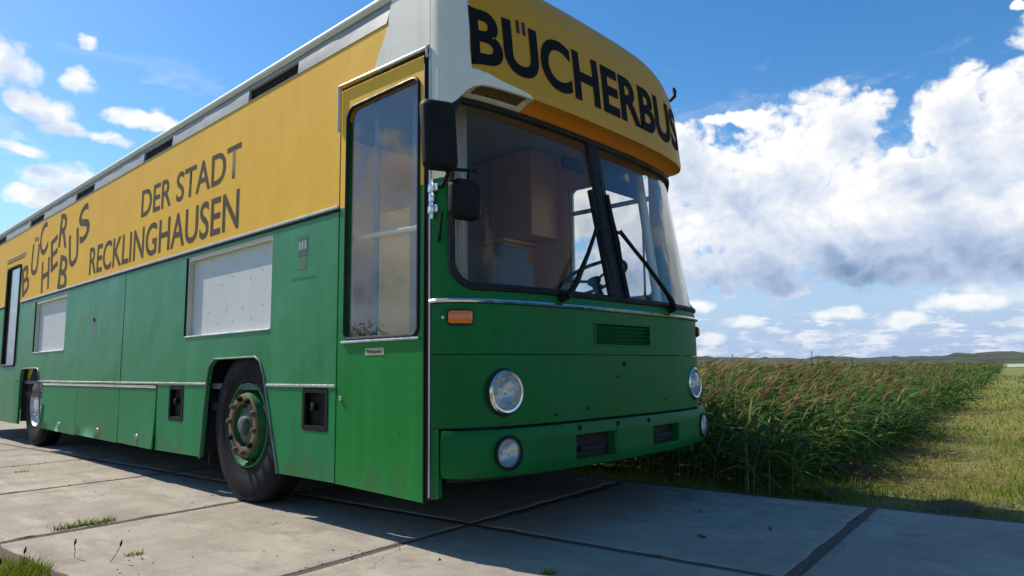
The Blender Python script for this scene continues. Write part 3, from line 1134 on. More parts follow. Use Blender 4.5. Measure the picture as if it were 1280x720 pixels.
# ---- front passenger door
DY0, DY1, DZ0, DZ1 = 0.112, 0.886, 0.245, 2.545
GY0, GY1, GZ0, GZ1 = 0.160, 0.818, 1.060, 2.425
DM = lambda u, v, d=0.0: SM(u, v, d + 0.002)
gl_out = rrect(GY0, GY1, GZ0, GZ1, (0.075, 0.055, 0.045, 0.045), 6)
door = plate("front_door", [(DY0, DZ0 - 0.006), (DY1, DZ0 + 0.008), (DY1, DZ1 + 0.010), (DY0, DZ1 - 0.016)], DM, 0.035, [GREEN_DOOR, YELLOW_SIDE], bus, holes=[gl_out],
             lines=[[(DY0 + 0.001, 1.832), (GY0 - 0.001, 1.832)], [(GY1 + 0.001, 1.832), (DY1 - 0.001, 1.832)]], matf=lambda u, v: 1 if v > 1.832 else 0, smooth=False)
plate("door_pane", rrect(GY0 - 0.01, GY1 + 0.01, GZ0 - 0.01, GZ1 + 0.01, 0.06), lambda u, v, d=0.0: SM(u, v, d + 0.014), 0.005, [GLASS_DOOR], door, smooth=False)
tube("pane_gasket", [(SX + 0.002, u, v) for (u, v) in densify(gl_out, 0.05)], 0.0115, RUBBER, door, 8, closed=True)
box("pane_sill_trim", (SX - 0.014, GY0 - 0.015, GZ0 - 0.024), (SX + 0.002, GY1 + 0.02, GZ0 - 0.008), CHROME, door, 0.004)
lathe("door_lock", [(0, -0.010), (0.010, -0.010), (0.013, -0.006), (0.013, 0.004), (0, 0.004)], axis_frame((SX + 0.001, 0.842, 0.727), (1, 0, 0)), CHROME, door, 16)
stk = box("door_sticker", (SX - 0.0005, 0.445, 0.966), (SX + 0.003, 0.612, 1.004), STICKER, door, 0)
lettering("sticker_lettering", "Türautom.", lambda u, z, d=0.0: STX(u, z, d - 0.0006), -0.600, -0.457, 0.975, 0.995, LETTER_FRONT, stk, 0.02)
box("door_edge_trim", (SX - 0.004, DY0 - 0.004, DZ0 - 0.01), (SX + 0.03, DY0 + 0.006, DZ1 - 0.02), RUBBER, door, 0.002)
# frame round the door: top rail and rear post
plate("door_frame", [(0.075, 2.545), (0.895, 2.572), (0.895, 0.25), (0.888, 0.25), (0.888, 2.545), (0.075, 2.515)], lambda u, v, d=0.0: SM(u, v, d + 0.012), 0.03, [RUBBER], bus, smooth=False)
tube("door_drip_rail", [(SX - 0.012, 0.896, 2.30), (SX - 0.012, 0.896, 2.572), (SX - 0.014, 0.885, 2.578), (SX - 0.014, 0.085, 2.552), (SX - 0.012, 0.078, 2.50)], 0.009, ALU, bus, 8)
box("corner_seal", (SX + 0.004, 0.072, 0.25), (SX + 0.03, 0.108, 2.53), RUBBER, bus, 0.003)
tube("corner_bead", [(SX - 0.002, 0.068, 0.27), (SX - 0.002, 0.068, 2.55)], 0.006, ALU, bus, 6)

# ---- rear door
gl2 = rrect(RD[0] + 0.13, RD[1] - 0.12, 1.0, 2.37, 0.05, 5)
rdoor = plate("rear_door", [(RD[0] + 0.015, 0.245), (RD[1] - 0.01, 0.245), (RD[1] - 0.01, RD[3] - 0.012), (RD[0] + 0.015, RD[3] - 0.012)], DM, 0.035, [GREEN_SIDE, YELLOW_SIDE], bus, holes=[gl2],
              lines=[[(RD[0] + 0.016, BZ), (RD[0] + 0.129, BZ)]], matf=lambda u, v: 1 if v > BZ else 0, smooth=False)
plate("door_pane", rrect(RD[0] + 0.12, RD[1] - 0.11, 0.99, 2.38, 0.05), lambda u, v, d=0.0: SM(u, v, d + 0.014), 0.005, [GLASS_DOOR], rdoor, smooth=False)
tube("pane_gasket", [(SX + 0.002, u, v) for (u, v) in densify(gl2, 0.05)], 0.018, RUBBER, rdoor, 8, closed=True)
box("door_frame", (SX + 0.004, RD[0] - 0.004, 0.25), (SX + 0.03, RD[0] + 0.012, RD[3]), RUBBER, bus, 0.002)
tube("door_drip_rail", [(SX - 0.006, RD[0] - 0.06, RD[3] + 0.05), (SX - 0.006, RD[1] + 0.03, RD[3] + 0.05)], 0.007, ALU, bus, 6)

# ---- roof rail with its dark ventilation slots
SLOTS = ((1.40, 2.09), (3.48, 4.15), (5.58, 6.24), (7.57, 8.25), (9.62, 10.30))
rail_o = [(0.405, 2.955), (0.445, YT + 0.002), (YEND, YT + 0.002), (YEND, 2.955)]


def RL(u, z, dep=0.0):
    t = (z - YT) / 0.135
    return (SX - 0.005 + dep + 0.016 * t * t, u, z)


rail = plate("roof_rail", rail_o, RL, 0.02, [RAILGREY], bus, holes=[[(a, YT + 0.006), (b_, YT + 0.006), (b_, YT + 0.094), (a, YT + 0.094)] for a, b_ in SLOTS], grid=(0.6, 0.03), step=0.5, smooth=True)
tube("roof_gutter", [(SX + 0.004, 0.40, 2.957), (SX + 0.004, YEND, 2.957)], 0.011, ALU, rail, 8)
tube("roof_eave", [(SX + 0.012, 0.10, 2.982), (SX + 0.012, YEND, 2.982)], 0.026, WHITE, rail, 10)
for a, b_ in SLOTS:
    box("ventilation_slot", (SX + 0.022, a - 0.03, YT + 0.003), (SX + 0.03, b_ + 0.03, YT + 0.105), VOIDBLACK, rail, 0.0)

# ---- roof shell
CP = [(2.382, 0.070), (2.41, 0.064), (2.50, 0.072), (2.70, 0.088), (2.85, 0.105), (2.97, 0.130), (3.06, 0.165), (3.12, 0.205), (3.16, 0.260), (3.185, 0.33), (3.20, 0.42)]


def ztop(x):
    s = min(1, abs((x - FXC) / FW))
    return 2.965 + 0.235 * (1 - s ** 7)


LZ = 2.382


def lipz(x):
    """the lip sweeps down into the corner post at the near side"""
    t = min(1, max(0, (-0.98 - x) / 0.24))
    return LZ - 0.175 * t * t


def CM(u, zc, dep=0.0):
    """cap (roof dome over the windscreen); zc is height at the centre line"""
    x, y, nx, ny = plan(u)
    hs = (ztop(x) - LZ) / (3.20 - LZ)
    k = max(0.0, 1 - (zc - LZ) / 0.30)
    z = LZ + (zc - LZ) * hs - (LZ - lipz(x)) * k
    pz_ = float(np.interp(zc, [c_[0] for c_ in CP], [c_[1] for c_ in CP]))
    return (x - nx * dep, y + pz_ * taper(x) - ny * dep, z)


UL = -ux(2.5) if False else -UMAX
uw = [(ux(-1.082), 3.20), (ux(-1.075), 2.83), (ux(-1.095), 2.60), (ux(-1.085), 2.485), (ux(-0.90), 2.425), (ux(-0.70), 2.400), (ux(-0.67), LZ + 0.001)]
top_y = 3.135


def cmat(u, v):
    if v > top_y:
        return 1
    # walk the boundary polyline: white lies on its near-corner side
    poly = [(-UMAX - 0.1, 3.3)] + [(ux(-1.082), 3.3)] + uw + [(ux(-0.67), LZ - 0.1), (-UMAX - 0.1, LZ - 0.1)]
    return 1 if inside((u, v), poly) else 0


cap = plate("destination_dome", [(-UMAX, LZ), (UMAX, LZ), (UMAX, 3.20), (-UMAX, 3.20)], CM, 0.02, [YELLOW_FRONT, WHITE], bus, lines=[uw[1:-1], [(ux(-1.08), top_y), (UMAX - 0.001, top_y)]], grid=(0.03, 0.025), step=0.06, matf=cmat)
# soffit between lip and windscreen
NS = 120
V, F, MI = [], [], []
for i in range(NS + 1):
    u = -UMAX + 2 * UMAX * i / NS
    x, y, nx, ny = plan(u)
    a = Vector(CM(u, LZ, 0.018))
    b_ = Vector(FM(u, 2.325, 0.01))
    b_.z = min(2.332, lipz(x) + 0.004)
    for t in (0, 0.33, 0.67, 1.0):
        q = a.lerp(b_, t)
        q.z += 0.012 * math.sin(math.pi * t)
        V.append(q)
    for t in (1.0, 0.67, 0.33, 0):
        q = a.lerp(b_, t)
        q.z += 0.03 + 0.012 * math.sin(math.pi * t)
        V.append(q)
for i in range(NS):
    xm = plan(-UMAX + 2 * UMAX * (i + 0.5) / NS)[0]
    mi = 2 if xm < -1.03 else 0 if xm < -0.70 else 2 if xm < -0.655 else 1
    for k in range(8):
        k2 = (k + 1) % 8
        a0 = i * 8
        F.append((a0 + k, a0 + k2, a0 + 8 + k2, a0 + 8 + k))
        MI.append(2 if (k == 2 and xm < -0.655) else mi)
me = bpy.data.meshes.new("dome_soffit")
me.from_pydata(V, [], F)
me.polygons.foreach_set('material_index', MI)
link("dome_soffit", me, [BROWN, YELLOW_SHADED, CREAM], cap)

NU = 56
V, F = [], []
us_ = [-UMAX + 2 * UMAX * i / NU for i in range(NU + 1)]
ys_ = [0, 0.25, 0.6, 1.2, 2.5, 4, 6, 8, 10, 11.0]
for j, yy in enumerate(ys_):
    for i, u in enumerate(us_):
        a = Vector(CM(u, 3.20))
        z = a.z
        if j > 0:
            x = a.x
            y = max(a.y + 0.05 * j, yy + 0.35)
            z = a.z + (0.0 if yy < 10.5 else -0.06)
            V.append((x, y, z))
        else:
            V.append(tuple(a))
for j in range(len(ys_) - 1):
    for i in range(NU):
        a0 = j * (NU + 1) + i
        F.append((a0, a0 + 1, a0 + NU + 2, a0 + NU + 1))
nV = len(V)
V2 = [(v[0] * 0.985, v[1], v[2] - 0.03) for v in V]
F2 = [tuple(reversed([k + nV for k in f])) for f in F]
me = bpy.data.meshes.new("roof")
me.from_pydata(V + V2, [], F + F2)
me.polygons.foreach_set('use_smooth', [True] * len(me.polygons))
roof = link("roof", me, WHITE, bus)
for yy in (2.6, 6.4, 9.2):
    bm = bmesh.new()
    bm_box(bm, (-0.32, yy - 0.3, 3.15), (0.32, yy + 0.3, 3.235), 0.03, 3)
    from_bm("roof_hatch", bm, WHITE, roof, True)
# black lamp bracket poking up beside the far roof corner
tube("clearance_lamp", [(1.19, 0.12, 2.97), (1.25, 0.075, 2.99), (1.282, 0.057, 3.03), (1.284, 0.055, 3.07), (1.278, 0.06, 3.10)], [0.009, 0.012, 0.016, 0.016, 0.010], RUBBER, bus, 10)

# ---- lower front
uE = UMAX - 0.012
zlo, zhi = 0.602, 1.208
HX, HZ, HR = 0.968, 0.768, 0.098
holes = []


def circ_u(xc, zc, r, n=28):
    uc = ux(xc)
    return [(uc + r * math.cos(2 * math.pi * k / n), zc + r * math.sin(2 * math.pi * k / n)) for k in range(n)]


VX0, VX1, VZ0, VZ1 = -0.262, 0.318, 1.018, 1.136
fp_holes = [circ_u(-HX + 0.011, HZ, HR - 0.006), circ_u(HX + 0.011, HZ, HR - 0.006), [(ux(VX0), VZ0), (ux(VX1), VZ0), (ux(VX1), VZ1), (ux(VX0), VZ1)]]
seamz = 0.957
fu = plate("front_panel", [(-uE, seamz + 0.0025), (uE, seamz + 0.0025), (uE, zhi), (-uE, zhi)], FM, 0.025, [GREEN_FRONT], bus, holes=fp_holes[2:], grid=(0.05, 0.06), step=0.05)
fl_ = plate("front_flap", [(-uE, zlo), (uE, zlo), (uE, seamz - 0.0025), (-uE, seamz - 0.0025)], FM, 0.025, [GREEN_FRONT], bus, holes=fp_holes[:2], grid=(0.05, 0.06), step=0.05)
lathe("flap_lock", [(0, -0.008), (0.011, -0.008), (0.014, -0.003), (0.014, 0.004), (0, 0.004)], axis_frame(FM(ux(0.02), 0.905), (0, 1, 0)), BLACKPL, fl_, 14)
for (xx, zz) in ((-0.62, 0.64), (-0.35, 0.66), (-0.05, 0.83), (0.5, 0.68)):
    lathe("flap_screw", [(0, -0.005), (0.008, -0.004), (0.010, 0.002), (0, 0.002)], axis_frame(FM(ux(xx), zz), (0, 1, 0)), BLACKPL, fl_, 10)
for sgn in (-1, 1):
    ua, ub = sorted((sgn * uE, sgn * (UMAX - 0.06)))
    plate("corner_post", [(ua, 0.262), (ub, 0.27), (ub, zlo - 0.002), (ua, zlo - 0.002)], FM, 0.03, [GREEN_FRONT], bus, step=0.03)
# vent grille with slats
vg = plate("vent_grille", [(ux(VX0) - 0.012, VZ0 - 0.01), (ux(VX1) + 0.012, VZ0 - 0.01), (ux(VX1) + 0.012, VZ1 + 0.01), (ux(VX0) - 0.012, VZ1 + 0.01)], lambda u, v, d=0.0: FM(u, v, d - 0.004), 0.02, [GREEN_FRONT], bus,
           holes=[[(ux(VX0), VZ0), (ux(VX1), VZ0), (ux(VX1), VZ1), (ux(VX0), VZ1)]], step=0.06)
plate("grille_back", [(ux(VX0) - 0.01, VZ0 - 0.008), (ux(VX1) + 0.01, VZ0 - 0.008), (ux(VX1) + 0.01, VZ1 + 0.008), (ux(VX0) - 0.01, VZ1 + 0.008)], lambda u, v, d=0.0: FM(u, v, d + 0.027), 0.006, [GREEN_FRONT], vg, step=0.06)
for k in range(5):
    z = VZ0 + 0.013 + k * 0.0235
    pts = [(ux(VX0) + (ux(VX1) - ux(VX0)) * i / 10) for i in range(11)]
    bm = bmesh.new()
    rings = []
    for u in pts:
        a = [Vector(FM(u, z + 0.008, 0.020)), Vector(FM(u, z - 0.003, -0.006)), Vector(FM(u, z - 0.007, -0.004)), Vector(FM(u, z + 0.003, 0.022))]
        rings.append([bm.verts.new(q) for q in a])
    for i in range(10):
        for j in range(4):
            bm.faces.new((rings[i][j], rings[i][(j + 1) % 4], rings[i + 1][(j + 1) % 4], rings[i + 1][j]))
    bm.faces.new(rings[0])
    bm.faces.new(rings[-1])
    from_bm("slat", bm, GREEN_FRONT, vg)
# chrome waist trim
bm = bmesh.new()
rings = []
for i in range(81):
    u = -uE + 2 * uE * i / 80
    pr = [(1.211, -0.002), (1.213, -0.014), (1.222, -0.019), (1.231, -0.014), (1.234, -0.002), (1.234, 0.02), (1.211, 0.02)]
    rings.append([bm.verts.new(FM(u, z, d)) for z, d in pr])
for i in range(80):
    for j in range(7):
        bm.faces.new((rings[i][j], rings[i][(j + 1) % 7], rings[i + 1][(j + 1) % 7], rings[i + 1][j]))
bm.faces.new(rings[0])
bm.faces.new(rings[-1])
from_bm("waist_trim", bm, CHROME, bus, True)

# ---- bumper
ubE = UMAX - 0.085
BZ0, BZ1 = 0.358, 0.590
FOGX, FOGZ, FOGR = 0.985, 0.470, 0.076
bh = [[(ux(-0.515), 0.40), (ux(-0.165), 0.40), (ux(-0.165), 0.530), (ux(-0.515), 0.530)], [(ux(0.242), 0.41), (ux(0.572), 0.41), (ux(0.572), 0.525), (ux(0.242), 0.525)],
      circ_u(-FOGX + 0.011, FOGZ, FOGR - 0.006), circ_u(FOGX + 0.011, FOGZ, FOGR - 0.006)]


def BM(u, z, dep=0.0):
    t = (z - BZ0) / (BZ1 - BZ0)
    roll = 0.018 * max(0, 1 - t / 0.18) ** 2 + 0.014 * max(0, (t - 0.85) / 0.15) ** 2
    sweep = 0.02 * max(0, abs(u) / ubE - 0.93) / 0.07
    x, y, z2 = FM(u, z + (0.012 * (abs(u) / ubE) ** 2 if t < 0.5 else 0), dep - 0.048 + roll + sweep)
    return (x, y, z2)


bumper = plate("bumper", [(-ubE, BZ0), (ubE, BZ0), (ubE, BZ1), (-ubE, BZ1)], BM, 0.055, [GREEN_FRONT], bus, holes=bh, grid=(0.05, 0.03), step=0.05)
for hh in bh[:2]:
    u0, u1, z0, z1 = hh[0][0], hh[1][0], hh[0][1], hh[2][1]
    plate("bumper_slot", [(u0 - 0.01, z0 - 0.01), (u1 + 0.01, z0 - 0.01), (u1 + 0.01, z1 + 0.01), (u0 - 0.01, z1 + 0.01)], lambda u, v, d=0.0: FM(u, v, d + 0.01), 0.01, [DARK], bumper, step=0.06)
    box("tow_bar", (plan((u0 + u1) / 2)[0] - 0.10, plan((u0 + u1) / 2)[1] - 0.015, z0 + 0.035), (plan((u0 + u1) / 2)[0] + 0.12, plan((u0 + u1) / 2)[1] + 0.012, z0 + 0.06), DARK, bumper, 0.004)
for u in (ux(-0.145), ):
    plate("bumper_joint", [(u - 0.002, BZ0 + 0.02), (u + 0.002, BZ0 + 0.02), (u + 0.002, BZ1 - 0.02), (u - 0.002, BZ1 - 0.02)], lambda a, v, d=0.0: FM(a, v, d - 0.0495), 0.004, [DARK], bumper, smooth=False)
for (xx, zz) in ((-0.13, 0.565), (0.20, 0.563), (-0.48, 0.565)):
    lathe("bumper_bolt", [(0, -0.010), (0.010, -0.009), (0.016, -0.002), (0, 0.002)], axis_frame(FM(ux(xx), zz, -0.044), (0, 1, 0)), BLACKPL, bumper, 10)
# closing valance behind the bumper
plate("valance", [(-ubE, 0.34), (ubE, 0.34), (ubE, zlo + 0.02), (-ubE, zlo + 0.02)], lambda u, v, d=0.0: FM(u, v, d + 0.05), 0.01, [DARK], bus, grid=(0.1, 0.1), step=0.1)

# ---- lamps
for sgn in (-1, 1):
    xx = sgn * HX + 0.011
    x, y, nx, ny = plan(ux(xx))
    # lamps look nearly straight ahead, part way between the surface normal and the bus axis
    nrm_ = (Vector((nx, ny, 0)).normalized() * 0.55 + Vector((0, -1, 0)) * 0.45).normalized()
    fr_ = axis_frame(Vector(FM(ux(xx), HZ)) - nrm_ * 0.004, nrm_)
    hl = lathe("headlight", [(0.070, -0.055), (0.092, -0.03), (0.104, 0.0), (0.110, 0.006), (0.110, 0.016), (0.100, 0.026), (0.090, 0.024), (0.088, 0.010), (0.080, -0.004)], fr_, CHROME, bus, 48)
    lathe("reflector", [(0, -0.052), (0.03, -0.050), (0.06, -0.036), (0.089, -0.004), (0.089, -0.008), (0.06, -0.042), (0.0, -0.056)], fr_, REFLECT, hl, 40, close=False)
    lathe("headlight_lens", [(0, 0.038), (0.04, 0.034), (0.07, 0.026), (0.089, 0.014), (0.089, 0.009), (0.07, 0.021), (0.04, 0.029), (0.0, 0.033)], fr_, GLASS_LENS, hl, 40, close=False)
    lathe("bulb_cap", [(0, 0.006), (0.014, 0.002), (0.018, -0.012), (0.016, -0.04), (0, -0.045)], fr_, CHROME, hl, 20, close=False)
    lathe("lamp_seal", [(0.100, 0.0), (0.117, -0.004), (0.121, 0.004), (0.114, 0.008), (0.106, 0.008)], fr_, RUBBER, hl, 40)
    # fog lamp
    xx = sgn * FOGX + 0.011
    x, y, nx, ny = plan(ux(xx))
    nrm_ = (Vector((nx, ny, 0)).normalized() * 0.6 + Vector((0, -1, 0)) * 0.4).normalized()
    fr_ = axis_frame(Vector(BM(ux(xx), FOGZ)), nrm_)
    fg = lathe("fog_lamp", [(0.060, -0.045), (0.078, -0.01), (0.084, 0.0), (0.085, 0.012), (0.078, 0.017), (0.072, 0.012), (0.068, 0.0)], fr_, RUBBER, bus, 40)
    lathe("reflector", [(0, -0.042), (0.03, -0.038), (0.055, -0.024), (0.071, 0.0), (0.071, -0.004), (0.05, -0.032), (0, -0.046)], fr_, REFLECT, fg, 36, close=False)
    lathe("fog_lamp_lens", [(0, 0.026), (0.04, 0.022), (0.060, 0.016), (0.073, 0.009), (0.072, 0.004), (0.04, 0.017), (0, 0.021)], fr_, GLASS_LENS, fg, 36, close=False)
    lathe("bulb_cap", [(0, 0.004), (0.012, 0.0), (0.014, -0.03), (0, -0.036)], fr_, CHROME, fg, 16, close=False)
    # direction indicator on the corner
    ua, ub = sorted((ux(sgn * 1.139 + 0.011), ux(sgn * 1.236 + 0.011)))
    ind = plate("indicator", rrect(ua, ub, 1.100, 1.176, 0.015), lambda u, v, d=0.0: FM(u, v, d - 0.014), 0.02, [RUBBER], bus, step=0.02)

    def IM(u, v, d=0.0, ua=ua, ub=ub):
        a = (u - ua) / (ub - ua) * 2 - 1
        c_ = (v - 1.138) / 0.035
        return FM(u, v, d - 0.014 - 0.016 * (1 - 0.55 * a ** 4) * (1 - 0.5 * c_ ** 4))
    plate("indicator_lens", rrect(ua + 0.008, ub - 0.008, 1.107, 1.169, 0.012), IM, 0.012, [AMBER], ind, grid=(0.012, 0.012), step=0.012)
    lathe("indicator_screw", [(0, -0.008), (0.008, -0.007), (0.010, 0.002), (0, 0.002)], axis_frame(FM(ux(sgn * 1.247 + 0.011), 1.138), (-sgn * 0.9, 0.5, 0)), ALU, ind, 10)

# ---- windscreen and its surround
WZ0, WZ1 = 1.292, 2.318
uwL, uwR = ux(-1.212), UMAX - 0.075
ws = rrect(uwL, uwR, WZ0, WZ1, (0.15, 0.20, 0.13, 0.13), 9)
# the top corner at the near side drops a little with the sweeping dome
ws = [(u, min(z, WZ1 - 0.0)) for (u, z) in ws]
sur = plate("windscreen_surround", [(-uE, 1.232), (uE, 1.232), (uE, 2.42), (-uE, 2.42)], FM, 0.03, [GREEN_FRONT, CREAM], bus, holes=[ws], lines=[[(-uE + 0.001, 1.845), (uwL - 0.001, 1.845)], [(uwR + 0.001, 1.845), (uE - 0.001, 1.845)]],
            grid=(0.05, 0.08), step=0.05, matf=lambda u, v: 1 if v > 1.845 else 0)
MUL = 0.0
gap = 0.035
for (ua, ub, rr) in ((uwL - 0.01, MUL - gap, (0.03, 0.20, 0.13, 0.03)), (MUL + gap, uwR + 0.01, (0.15, 0.03, 0.03, 0.13))):
    plate("windscreen_pane", rrect(ua, ub, WZ0 - 0.01, WZ1 + 0.01, rr, 8), lambda u, v, d=0.0: FM(u, v, d + 0.012), 0.006, [GLASS_WS], bus, grid=(0.05, 0.12), step=0.05)
tube("windscreen_gasket", [FM(u, z, 0.002) for (u, z) in densify(ws, 0.04)], 0.021, RUBBER, bus, 8, closed=True)
# centre mullion
bm = bmesh.new()
rings = []
for i in range(21):
    z = WZ0 - 0.01 + (WZ1 + 0.02 - WZ0) * i / 20
    hw = 0.070
    rings.append([bm.verts.new(FM(MUL + a, z, d)) for a, d in ((-hw, 0.01), (-hw * 0.75, -0.008), (-0.012, -0.012), (0.0, -0.008), (0.012, -0.012), (hw * 0.75, -0.008), (hw, 0.01), (hw * 0.6, 0.03), (-hw * 0.6, 0.03))])
for i in range(20):
    for j in range(9):
        bm.faces.new((rings[i][j], rings[i][(j + 1) % 9], rings[i + 1][(j + 1) % 9], rings[i + 1][j]))
from_bm("windscreen_mullion", bm, RUBBER, bus)

# ---- wipers parked beside the mullion
for (xp, zp, xt, zt_, bx0, bx1) in ((-0.55, 1.268, -0.155, 1.72, -0.13, -0.105), (0.612, 1.268, 0.10, 1.72, 0.045, 0.075)):
    wp = lathe("wiper", [(0, -0.045), (0.018, -0.045), (0.022, -0.03), (0.028, -0.005), (0.03, 0.01), (0, 0.01)], axis_frame(FM(ux(xp), zp), (0, 1, 0)), BLACKPL, bus, 16)
    for dz, dx, r0 in ((0.0, 0.0, 0.013), (0.018, math.copysign(0.034, xp) * -1, 0.0085)):
        pts = [FM(ux(xp + dx), zp + dz, -0.045), FM(ux(xp + dx + (xt - xp) * 0.15), zp + dz + (zt_ - zp) * 0.15, -0.062), FM(ux(xp + dx * 0.6 + (xt - xp) * 0.6), zp + dz + (zt_ - zp) * 0.6, -0.058), FM(ux(xt), zt_ + dz, -0.040)]
        tube("wiper_arm", pts, [r0 * 1.5, r0 * 1.15, r0, r0 * 0.9], BLACKPL, wp, 6)
    zb0, zb1 = WZ0 + 0.015, 1.965
    pts = [FM(ux(bx0 + (bx1 - bx0) * (1 - t)), zb0 + (zb1 - zb0) * t, -0.018) for t in np.linspace(0, 1, 7)]
    tube("wiper_blade", pts, 0.012, RUBBER, wp, 6, rz=1.6)
    zm = 1.70
    pts = [FM(ux(bx0 + (bx1 - bx0) * (1 - t)), zb0 + (zb1 - zb0) * t, -0.018 - 0.022 * (1 - abs(2 * t - 1.1))) for t in np.linspace(0.12, 0.95, 7)]
    tube("wiper_yoke", pts, 0.006, BLACKPL, wp, 6)
    tube("wiper_joint", [FM(ux(xt), zt_, -0.042), FM(ux((bx0 + bx1) / 2), 1.72, -0.036)], 0.011, BLACKPL, wp, 6)

# ---- mirrors
arm_col = BLACKPL


def mirror(name, cx, cy, cz, wd, hg, dp, yaw, rr, roll=0.0):
    mm = Matrix.Translation((cx, cy, cz)) @ Matrix.Rotation(yaw, 4, 'Z') @ Matrix.Rotation(roll, 4, 'Y')
    outl = rrect(-wd / 2, wd / 2, -hg / 2, hg / 2, rr, 6)
    bm = bmesh.new()
    loops = []
    for (sc_x, yy) in ((0.97, 0.0), (1.0, 0.004), (1.0, -dp * 0.35), (0.93, -dp * 0.75), (0.80, -dp)):
        loops.append([bm.verts.new(mm @ Vector((u * sc_x, yy, v * (1 - (1 - sc_x) * wd / hg)))) for u, v in outl])
    n = len(outl)
    for a, b_ in zip(loops[:-1], loops[1:]):
        for k in range(n):
            bm.faces.new((a[k], a[(k + 1) % n], b_[(k + 1) % n], b_[k]))
    bm.faces.new(loops[-1])
    bm.faces.new(loops[0][::-1])
    hs = from_bm(name, bm, BLACKPL, bus, True)
    bm = bmesh.new()
    bm.faces.new([bm.verts.new(mm @ Vector((u * 0.92, 0.003, v * 0.95))) for u, v in outl])
    from_bm("mirror_glass", bm, CHROME, hs)
    return hs


m1 = mirror("side_mirror", -1.345, -0.10, 2.010, 0.178, 0.345, 0.05, R(-16), 0.035, R(-3))
m2 = mirror("kerb_mirror", -1.205, -0.13, 1.712, 0.172, 0.205, 0.045, R(-10), 0.045)
tube("mirror_bracket", [FM(ux(-1.24), 1.80, 0), (-1.27, -0.06, 1.80), (-1.29, -0.11, 1.83), (-1.30, -0.11, 1.90)], 0.011, BLACKPL, m1, 8)
tube("mirror_bracket", [(-1.26, -0.11, 1.86), (-1.15, -0.14, 1.87), (-1.13, -0.145, 1.865)], 0.009, BLACKPL, m2, 8)
tube("mirror_bracket", [(-1.175, -0.14, 1.868), (-1.19, -0.15, 1.84), (-1.195, -0.15, 1.78)], 0.009, BLACKPL, m2, 8)
tube("mirror_bracket", [FM(ux(-1.245), 1.52, 0), (-1.262, -0.02, 1.55), (-1.262, -0.035, 1.66)], 0.008, BLACKPL, m1, 8)
# chrome hinge that carries the brackets
bm = bmesh.new()
for zz in (1.66, 1.715, 1.77):
    bm_lathe(bm, [(0, 0), (0.017, 0.002), (0.019, 0.01), (0.019, 0.038), (0.017, 0.046), (0, 0.048)], axis_frame((-1.264, 0.035, zz), (0, 0, 1)), 16)
bm_lathe(bm, [(0, 0), (0.010, 0), (0.010, 0.20), (0, 0.20)], axis_frame((-1.264, 0.035, 1.635), (0, 0, 1)), 12)
bm_box(bm, (-1.262, 0.0, 1.665), (-1.240, 0.075, 1.705), 0.004)
bm_box(bm, (-1.262, 0.0, 1.775), (-1.240, 0.075, 1.815), 0.004)
from_bm("bracket_hinge", bm, CHROME, bus, True)

# ---- lettering


def CMT(u, z, d=0.0):
    """dome surface addressed by true height"""
    hs = (ztop(plan(u)[0]) - LZ) / (3.20 - LZ)
    return CM(u, LZ + (z - LZ) / hs, d)


lettering("roof_dome_lettering", "BUCHERBUS", CMT, ux(-1.085), ux(1.095), 2.492, 2.812, LETTER_FRONT, cap, bold=0.030, lift=0.004, subdiv=2)
for xx in (-0.758, -0.713):
    plate("umlaut_tick", [(ux(xx) - 0.011, 2.752), (ux(xx) + 0.011, 2.752), (ux(xx) + 0.011, 2.83), (ux(xx) - 0.011, 2.83)], lambda u, z, d=0.0: CMT(u, z, d - 0.0045), 0.004, [LETTER_RED], cap, smooth=False)
lettering("side_lettering", "DER STADT", STX, -4.150, -2.180, 2.302, 2.552, LETTER_SIDE, wall_up, bold=0.012)
lettering("side_lettering", "RECKLINGHAUSEN", STX, -5.600, -2.185, 1.915, 2.205, LETTER_SIDE, wall_up, bold=0.012)
for ch, (yy, zz), rot_ in zip("BÜCHERBUS", [(8.30, 2.13), (7.88, 2.35), (7.51, 2.56), (7.33, 2.09), (6.99, 2.32), (6.64, 2.55), (6.56, 2.04), (6.21, 2.28), (5.87, 2.52)],
                               (14, -6, 18, 6, 12, -8, -10, 10, 16)):
    wd = 0.35 if ch not in "E" else 0.29
    lettering("scattered_letter", ch, STX, -yy - wd / 2, -yy + wd / 2, zz - 0.20, zz + 0.20, LETTER_SIDE, wall_up, bold=0.010, rot=R(rot_), lift=0.0017)

# town arms and small print behind the door
emb = plate("town_emblem", [(1.232, 1.60), (1.348, 1.60), (1.348, 1.725), (1.232, 1.725)], lambda u, v, d=0.0: SM(u, v, d - 0.0012), 0.002, [EMBLEMDK], wall_lo, smooth=False)
plate("emblem_shield", [(1.243, 1.515), (1.337, 1.515), (1.337, 1.575), (1.243, 1.575)], lambda u, v, d=0.0: SM(u, v, d - 0.0012), 0.002, [EMBLEMRED], emb, smooth=False)
for k in range(3):
    yy = 1.256 + k * 0.034
    plate("emblem_tower", [(yy - 0.010, 1.640), (yy + 0.012, 1.640), (yy + 0.012, 1.690), (yy + 0.005, 1.702), (yy - 0.003, 1.690), (yy - 0.010, 1.698)], lambda u, v, d=0.0: SM(u, v, d - 0.0024), 0.002, [EMBLEM], emb, smooth=False)
lettering("emblem_lettering", "Stadt Recklinghausen", STX, -1.425, -1.135, 1.450, 1.472, EMBLEMDK, wall_lo, bold=0.0, lift=0.0016)
